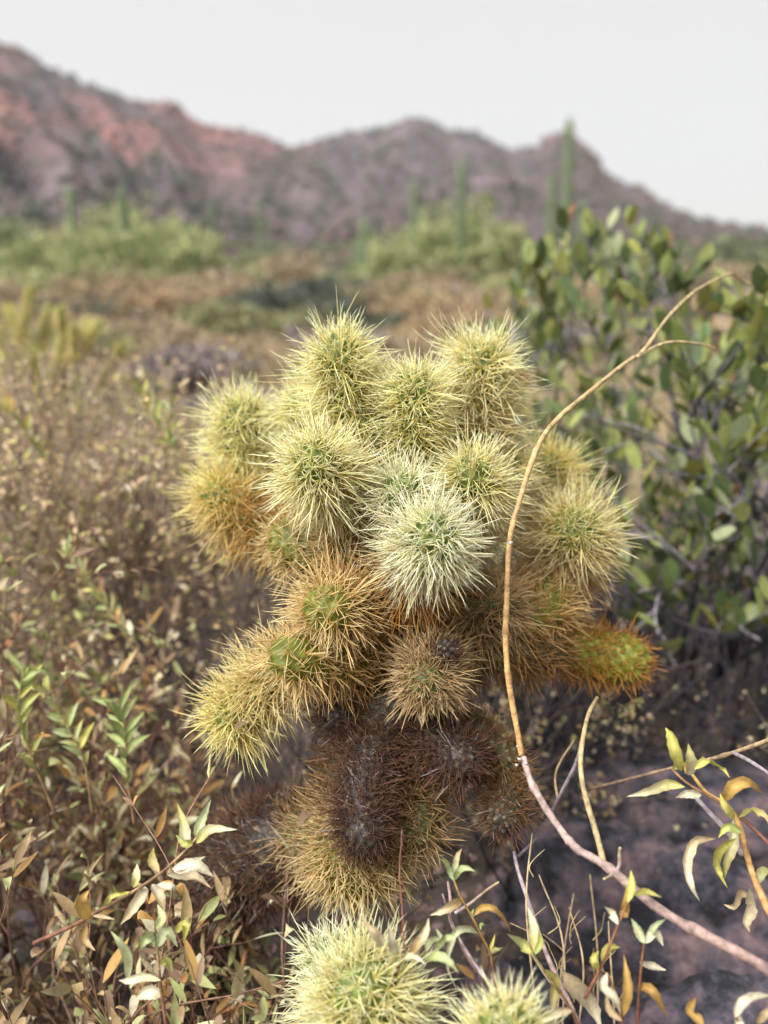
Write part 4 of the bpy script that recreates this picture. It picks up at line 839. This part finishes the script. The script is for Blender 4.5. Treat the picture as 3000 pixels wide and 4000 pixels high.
# ------------------------------------------------------------------ shrubs of the plain
def bush(name, label, cat, x, y, w_, h, cols, twigcol, n, seed, group, lsize=.03, nst=26, fill=1.0):
    r = np.random.default_rng(seed); g = gz(x, y); root = thing(name, label, cat, (x, y, g), group); mb = MB(); mt = MB()
    lobes = [(r.normal()*w_*.25, r.normal()*w_*.25, r.uniform(.55, 1.0)) for _ in range(5)]
    ends = []
    for k in range(nst):
        a = r.uniform(0, 6.28); l = r.uniform(0.1, 1)**.6; lb = lobes[int(r.integers(0, 5))]
        q = np.array([x+math.cos(a)*w_*.5*l+lb[0]*.4, y+math.sin(a)*w_*.5*l+lb[1]*.4, g+h*lb[2]*math.sqrt(max(0, 1-l*l*.75))])
        b = np.array([x+math.cos(a)*w_*.06, y+math.sin(a)*w_*.06, g-.02]); m_ = (b+q)/2+np.array([0, 0, h*.08])+r.normal(size=3)*w_*.04
        pa = smooth_path([b, m_, q], 6); tube(mt, pa, np.linspace(.012, .003, 6)*max(w_, .5), 3, twigcol*r.uniform(.7, 1.2), cap=False); ends.append(pa)
    mt.build('branches', M_twig, root)
    E = np.array(ends); pi = r.integers(0, nst, n); ti = 1-np.abs(r.normal(size=n))*.30*fill; ti = np.clip(ti, .1, 1)*5; i0 = np.minimum(ti.astype(int), 4)
    q = E[pi, i0]+(E[pi, i0+1]-E[pi, i0])*(ti-i0)[:, None]+r.normal(size=(n, 3))*np.array([w_, w_, h])*.055
    q[:, 2] = np.maximum(q[:, 2], g+.01)
    d = nrm(r.normal(size=(n, 3))+[0, 0, .8]); u = nrm(np.cross(d, r.normal(size=(n, 3)))); L = lsize*r.uniform(.6, 1.5, n)[:, None]; W = L*r.uniform(.18, .5, n)[:, None]
    v = np.stack([q, q+d*L*.5+u*W, q+d*L, q+d*L*.5-u*W], 1).reshape(-1, 3); f = np.arange(n*4).reshape(-1, 4)
    cl = np.array(cols)[r.integers(0, len(cols), n)]*r.uniform(.7, 1.25, (n, 1)); mb.add(v, None, f, np.repeat(cl, 4, 0))
    mb.build('foliage', M_far, root, smooth=False)['kind'] = 'stuff'
    return root
TANS = [C(.46, .35, .21), C(.36, .27, .17), C(.54, .43, .28), C(.30, .23, .16)]
RUST = [C(.46, .34, .20), C(.40, .28, .17), C(.54, .41, .25)]
GREYL = [C(.30, .25, .25), C(.38, .32, .30), C(.24, .20, .20)]
OLIV = [C(.26, .27, .12), C(.34, .33, .16), C(.19, .21, .10), C(.40, .36, .20)]
DKG = [C(.085, .105, .085), C(.12, .14, .10), C(.16, .17, .13)]
PALO = [C(.42, .46, .19), C(.48, .50, .24), C(.34, .38, .16), C(.50, .50, .26)]
KB = C(.13, .10, .10)
spec = [  # ox, D, w, h, palette, label
 (600, 11.5, 2.0, .78, DKG, 'dark grey green bush on the plain behind the cactus, left of centre'), (500, 9.5, 1.3, .55, OLIV, 'olive bush just left of the dark grey green one'), (740, 10.5, 1.2, .60, DKG, 'smaller dark bush directly above the cactus top'),
 (360, 5.3, .62, .30, GREYL, 'rounded lilac grey bush left of the cactus'), (420, 6.0, .7, .30, GREYL, 'low grey dead bush behind the lilac grey one'), (300, 7.5, 1.2, .42, TANS, 'tan dry bush between the jointed cholla and the cactus'),
 (180, 8.5, 1.5, .45, RUST, 'rusty dry bush behind the jointed cholla'), (430, 7.2, .9, .38, TANS, 'straw coloured bush left of the cactus top'), (620, 6.4, .8, .34, TANS, 'low straw bush right beside the cactus top on its left'),
 (1000, 9.0, 1.3, .50, RUST, 'reddish tan dome shaped bush right of the cactus top'), (930, 12.5, 1.4, .62, RUST, 'orange brown dry bush behind the reddish one'), (850, 15, 1.7, .7, OLIV, 'olive bush far out behind the cactus, centre'), (1080, 13, 1.6, .66, TANS, 'tan bush seen past the oval leaved shrub'),
 (60, 13, 2.2, .75, TANS, 'pale dry bush at the left edge of the plain'), (280, 16, 2.6, .75, RUST, 'wide rusty bush below the pale green tree'), (700, 20, 2.4, .8, DKG, 'dark bush on the far plain, centre left'), (480, 19, 2.4, .75, TANS, 'tan bush on the far plain beside the pale green tree'),
 (870, 7.0, .9, .32, TANS, 'straw bush hidden behind the middle arms of the cactus'), (1150, 7.5, 1.0, .42, GREYL, 'grey bush just right of the upper right arm'), (1230, 9.5, 1.4, .55, OLIV, 'olive bush seen through the leaves of the oval leaved shrub'),
 (1640, 8, 1.4, .6, OLIV, 'olive bush at the right edge beyond the oval leaved shrub'), (1450, 14, 2, .8, DKG, 'dark bush beyond the oval leaved shrub, right'), (220, 4.6, .55, .26, OLIV, 'low yellowish bush below the jointed cholla'), (480, 4.2, .5, .22, GREYL, 'low grey twiggy bush left of the upper left arm'),
 (40, 4.2, .8, .42, OLIV, 'yellowish olive bush right behind the jointed cholla'), (210, 3.9, .55, .30, OLIV, 'olive bush at the right foot of the jointed cholla'), (130, 6.5, 1.1, .5, OLIV, 'olive bush further behind the jointed cholla'),
 (90, 5.6, .9, .34, TANS, 'tan bush behind the jointed cholla at the left edge')]
for k, (ox, D_, w_, h, pal, lb) in enumerate(spec):
    x = at_dist(ox, D_); bush('desert_bush', lb, 'bush', x, D_, w_, h, pal, KB, int(1500+900*w_), 700+k, 'dry bushes on the plain', lsize=.018+.0035*D_)
PALO = [C(.42, .46, .19), C(.48, .50, .24), C(.34, .38, .16), C(.50, .50, .26)]
r = np.random.default_rng(99)
for k in range(80):      # the rest of the plain's bushes: small blurred domes nothing tells apart
    D_ = 6.5+30*r.random()**1.1; ox = r.uniform(-150, 1800); x = at_dist(ox, D_); pk = int(r.choice([0, 1, 0, 1, 2, 3, 3, 4, 5])); pal = [TANS, TANS, RUST, OLIV, DKG, GREYL][pk]; pn = ['straw coloured', 'straw coloured', 'rusty', 'olive', 'dark green', 'lilac grey'][pk]
    if abs(D_-45) < 3: continue
    s_ = r.uniform(.5, 1.1)
    bush('desert_bush', 'blurred low '+pn+' bush, one of several alike on the plain before the mountain', 'bush', x, D_, s_*1.6, s_*.62, pal, KB, 650, 800+k, 'small '+pn+' bushes scattered across the plain', lsize=.03+.003*D_, nst=14)

for k in range(22):      # looser olive scrub in front of the far trees
    D_ = r.uniform(26, 39); ox = -60+82*k+r.normal()*25; x = at_dist(ox, D_); pk = int(r.integers(0, 3)); pal = [OLIV, TANS, PALO][pk]; pn = ['olive', 'tan', 'yellow green'][pk]
    bush('desert_bush', 'loose '+pn+' bush at the far edge of the plain before the pale trees', 'bush', x, D_, r.uniform(2.2, 4.2), r.uniform(.7, 1.5), pal, KB, 1100, 900+k, 'loose '+pn+' bushes at the far edge of the plain', lsize=.13, nst=22)

# dry grass over the plain
n = 90000; r = np.random.default_rng(55)
Y = 2.2+34*r.random(n)**2.0; X = r.uniform(-.62, .62, n)*Y; keepm = np.array([mn.noise(Vector((a*.5, b*.5, 2))) > -.12 for a, b in zip(X, Y)]); X, Y = X[keepm], Y[keepm]; n = len(X)
Z = np.array([gz(a, b) for a, b in zip(X, Y)]); h = r.uniform(.07, .27, n)*(1+Y*.02); wv = .0012+.0009*Y; a = r.uniform(0, 6.28, n); lean = r.normal(size=(n, 2))*.35
b0 = np.stack([X, Y, Z], 1); s_ = np.stack([np.cos(a)*wv, np.sin(a)*wv, 0*a], 1); top = b0+np.stack([lean[:, 0]*h, lean[:, 1]*h, h], 1)
v = np.stack([b0-s_, b0+s_, top], 1).reshape(-1, 3); cl = np.array([C(.50, .39, .22), C(.58, .47, .28), C(.42, .31, .19), C(.46, .43, .21)])[r.integers(0, 4, n)]*r.uniform(.7, 1.2, (n, 1))
mb = MB(); mb.add(v, np.arange(n*3).reshape(-1, 3), None, np.repeat(cl, 3, 0)); tag(mb.build('dry_grass', M_far, smooth=False), 'thin straw coloured dry grass covering the plain behind the cactus', 'grass', kind='stuff')

# ------------------------------------------------------------------ pale green trees and saguaros at the edge of the plain
def tree(label, ox, D_, w_, h, cols, n, seed, name='palo_verde_tree', lsize=.20):
    r = np.random.default_rng(seed); x = at_dist(ox, D_); g = gz(x, D_)-.05; root = thing(name, label, 'tree', (x, D_, g), 'pale green trees at the edge of the plain'); mt = MB(); E = []
    main = []
    for k in range(7):
        a = r.uniform(0, 6.28); l = r.uniform(.3, 1); q = np.array([x+math.cos(a)*w_*.32*l, D_+math.sin(a)*w_*.32*l, g+h*r.uniform(.55, .8)])
        pa = smooth_path([(x, D_, g), (x+(q[0]-x)*.35, D_+(q[1]-D_)*.35, g+h*.3), q], 8); main.append(pa); tube(mt, pa, np.linspace(.09, .03, 8)*h/4, 6, C(.16, .18, .08), cap=False)
    mt.build('trunk', M_twig, root); mb2 = MB()
    for k in range(70):
        pa = main[int(r.integers(0, 7))]; b = pa[int(r.integers(1, 8))]; a = r.uniform(0, 6.28); l = r.uniform(.25, 1)
        q = np.array([x+math.cos(a)*w_*.5*l, D_+math.sin(a)*w_*.5*l, g+h*(.12+.88*math.sqrt(1-l*l*.85))*r.uniform(.30, 1.15)]); m_ = (b+q)/2+[0, 0, h*.05]
        q = q+np.array([0, 0, h*.12*r.random()**3]); pa2 = smooth_path([b, m_, q], 7); tube(mb2, pa2, np.linspace(.03, .008, 7)*h/4, 3, C(.22, .26, .10), cap=False); E.append(pa2)
    mb2.build('limbs', M_twig, root); E = np.array(E); n = int(n*.38)
    pi = r.integers(0, 70, n); ti = np.clip(1-np.abs(r.normal(size=n))*.4, .05, 1)*6; i0 = np.minimum(ti.astype(int), 5)
    q = E[pi, i0]+(E[pi, i0+1]-E[pi, i0])*(ti-i0)[:, None]+r.normal(size=(n, 3))*np.array([w_, w_, h])*.045; q[:, 2] = np.maximum(q[:, 2], g+.05)
    d = nrm(r.normal(size=(n, 3))+[0, 0, 1.6]); u = nrm(np.cross(d, r.normal(size=(n, 3)))); L = lsize*r.uniform(.6, 2.4, n)[:, None]; W = L*r.uniform(.08, .25, n)[:, None]
    v = np.stack([q, q+d*L*.5+u*W, q+d*L, q+d*L*.5-u*W], 1).reshape(-1, 3); cl = np.array(cols)[r.integers(0, len(cols), n)]*r.uniform(.75, 1.2, (n, 1))
    mb = MB(); mb.add(v, None, np.arange(n*4).reshape(-1, 4), np.repeat(cl, 4, 0)); mb.build('crown', M_far, root, smooth=False)
OLT = [C(.25, .29, .13), C(.30, .33, .16), C(.20, .23, .11)]
for ox_, D__, w__, h__, nn, lb in [(80, 42, 4.5, 2.3, 5000, 'low yellow green tree filling between the left edge and the saguaro pair'), (225, 41, 4.5, 2.6, 6000, 'light green tree between the two saguaros of the left pair'), (350, 47, 5.5, 3.7, 8000, 'tall feathery green tree just right of the saguaro pair'),
   (860, 44, 4, 2.4, 5000, 'yellow green scrub tree left of the two centre right saguaros'), (1060, 44, 4.5, 3.1, 6000, 'feathery green tree right of the two centre right saguaros'), (1350, 48, 6, 1.9, 5000, 'low green tree behind the top of the oval leaved shrub'), (930, 43, 4, 2.9, 6000, 'pale green tree in front of the two centre right saguaros')]:
    tree(lb, ox_, D__, w__, h__, PALO if ox_ != 1350 else OLT, nn, int(ox_+D__))
tree('bright yellow green tree around the left pair of saguaros', 285, 45, 7.2, 4.0, PALO, 11000, 1)
tree('low pale green tree spreading left of the saguaro pair', 160, 48, 6.0, 3.0, PALO, 7000, 2)
tree('rounded yellow green tree right of the left saguaro pair', 415, 43, 5.0, 2.7, PALO, 7000, 3)
tree('olive tree touching the left edge below the mountain', 20, 50, 6.5, 3.6, OLT, 7000, 4)
tree('olive green tree around the saguaros right of centre', 985, 46, 6.0, 4.2, PALO[:3]+OLT, 9000, 5)
tree('small olive tree at the foot of the thinner saguaro, centre right', 895, 47, 3.6, 3.0, OLT, 5000, 6)
tree('wide dark green tree behind the oval leaved shrub at far right', 1620, 40, 6.5, 2.2, DKG+OLT, 7000, 7)
tree('olive tree behind the tallest saguaro', 1100, 50, 5.0, 3.0, OLT, 5000, 8)
tree('low green tree at the foot of the branching saguaro', 800, 52, 3.5, 1.8, OLT, 4000, 9)
tree('low olive tree on the plain left of centre', 560, 55, 5.0, 1.9, OLT, 4000, 10)
M_sag = attr_mat('saguaro_skin', 0.65, 0, 0.15, 3, gain=.70)
def column(root, pts, R, name, cs):
    path = smooth_path(pts, 26); T, N, B = frames(path); t = np.linspace(0, 1, 26); sides = 36; a = np.arange(sides)*2*math.pi/sides
    rad = R*(.82+.18*np.sin(t*math.pi))*np.sqrt(np.clip(1-((t-.93)/.07).clip(0, 1)**2.2, 0.02, 1)); rib = 1+.10*np.cos(a*12)
    v = path[:, None]+(rad[:, None]*rib[None])[..., None]*(np.cos(a)[None, :, None]*N[:, None]+np.sin(a)[None, :, None]*B[:, None])
    i = np.arange(25)[:, None]*sides; j = np.arange(sides)[None]; j2 = (j+1) % sides; f = np.stack([i+j, i+j2, i+sides+j2, i+sides+j], -1).reshape(-1, 4)
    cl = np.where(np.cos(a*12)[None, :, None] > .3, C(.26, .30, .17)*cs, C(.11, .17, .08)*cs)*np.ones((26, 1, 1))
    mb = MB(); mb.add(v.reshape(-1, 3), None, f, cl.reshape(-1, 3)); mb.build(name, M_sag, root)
def saguaro(label, ox, oytop, D_, R, arms=(), lean=0, cs=1.0):
    R = R*1.05; D_ = D_*.93 if D_ < 60 else D_
    x = at_dist(ox, D_); g = gz(x, D_) if D_ < 90 else gz(x, D_); v = ray(ox, oytop); H = CAMZ+v[2]/v[1]*D_
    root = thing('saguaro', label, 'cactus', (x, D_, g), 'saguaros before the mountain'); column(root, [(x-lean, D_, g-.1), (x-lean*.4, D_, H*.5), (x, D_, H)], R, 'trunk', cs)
    for sx, z0, z1, rr_ in arms:
        column(root, [(x, D_, z0), (x+sx*.8, D_, z0+.05), (x+sx, D_, z0+.5), (x+sx, D_, z1)], rr_, 'arm', cs)
saguaro('tallest saguaro, its tip rising against the white sky beside the rocky peak', 1208, 252, 45, .20, lean=-.25)
saguaro('shorter saguaro just left of the tallest one', 1178, 376, 45, .17, lean=-.15)
saguaro('faint thin saguaro just right of the tallest one', 1245, 425, 58, .16)
saguaro('short stubby saguaro behind the oval leaved shrub, right of the tallest', 1290, 510, 52, .22)
saguaro('saguaro rising from the olive tree right of centre, taller of the two', 990, 340, 46, .17)
saguaro('saguaro left of the taller one rising from the olive tree', 893, 386, 47, .16)
saguaro('left saguaro of the pair above the bright green tree', 174, 396, 46, .16, cs=1.25)
saguaro('darker right saguaro of the pair above the bright green tree', 285, 400, 44.5, .19, cs=.85)
saguaro('branching pale green saguaro in the middle of the far plain', 787, 470, 50, .20, arms=((.45, 1.5, 3.3, .13), (-.4, 1.2, 2.6, .12)), cs=1.2)
saguaro('distant grey saguaro on the slope left of centre', 470, 430, 85, .17, cs=.9)
saguaro('distant thin saguaro at the mountain foot, centre left', 568, 430, 80, .17, arms=((.5, 2.5, 5.5, .13),), cs=.9)

# ------------------------------------------------------------------ thin blue-white air between the camera and the ridge
hv = np.array([(x, y, z) for x in (-1750, 1750) for y in (-1750, 1750) for z in (-6, 300)], float)
mh, th_, ph_, oh = new_mat('air'); th_.nodes.remove(ph_)
pv = th_.nodes.new('ShaderNodeVolumePrincipled'); pv.inputs['Density'].default_value = 0.00018; pv.inputs['Color'].default_value = (.96, .965, 1.0, 1); pv.inputs['Anisotropy'].default_value = 0.2
th_.links.new(pv.outputs[0], oh.inputs['Volume'])
mb = MB(); mb.add(hv, None, [(0, 1, 3, 2), (4, 6, 7, 5), (0, 4, 5, 1), (2, 3, 7, 6), (0, 2, 6, 4), (1, 5, 7, 3)])
tag(mb.build('haze', mh, smooth=False), 'thin pale air softening the mountain', 'haze', kind='stuff')
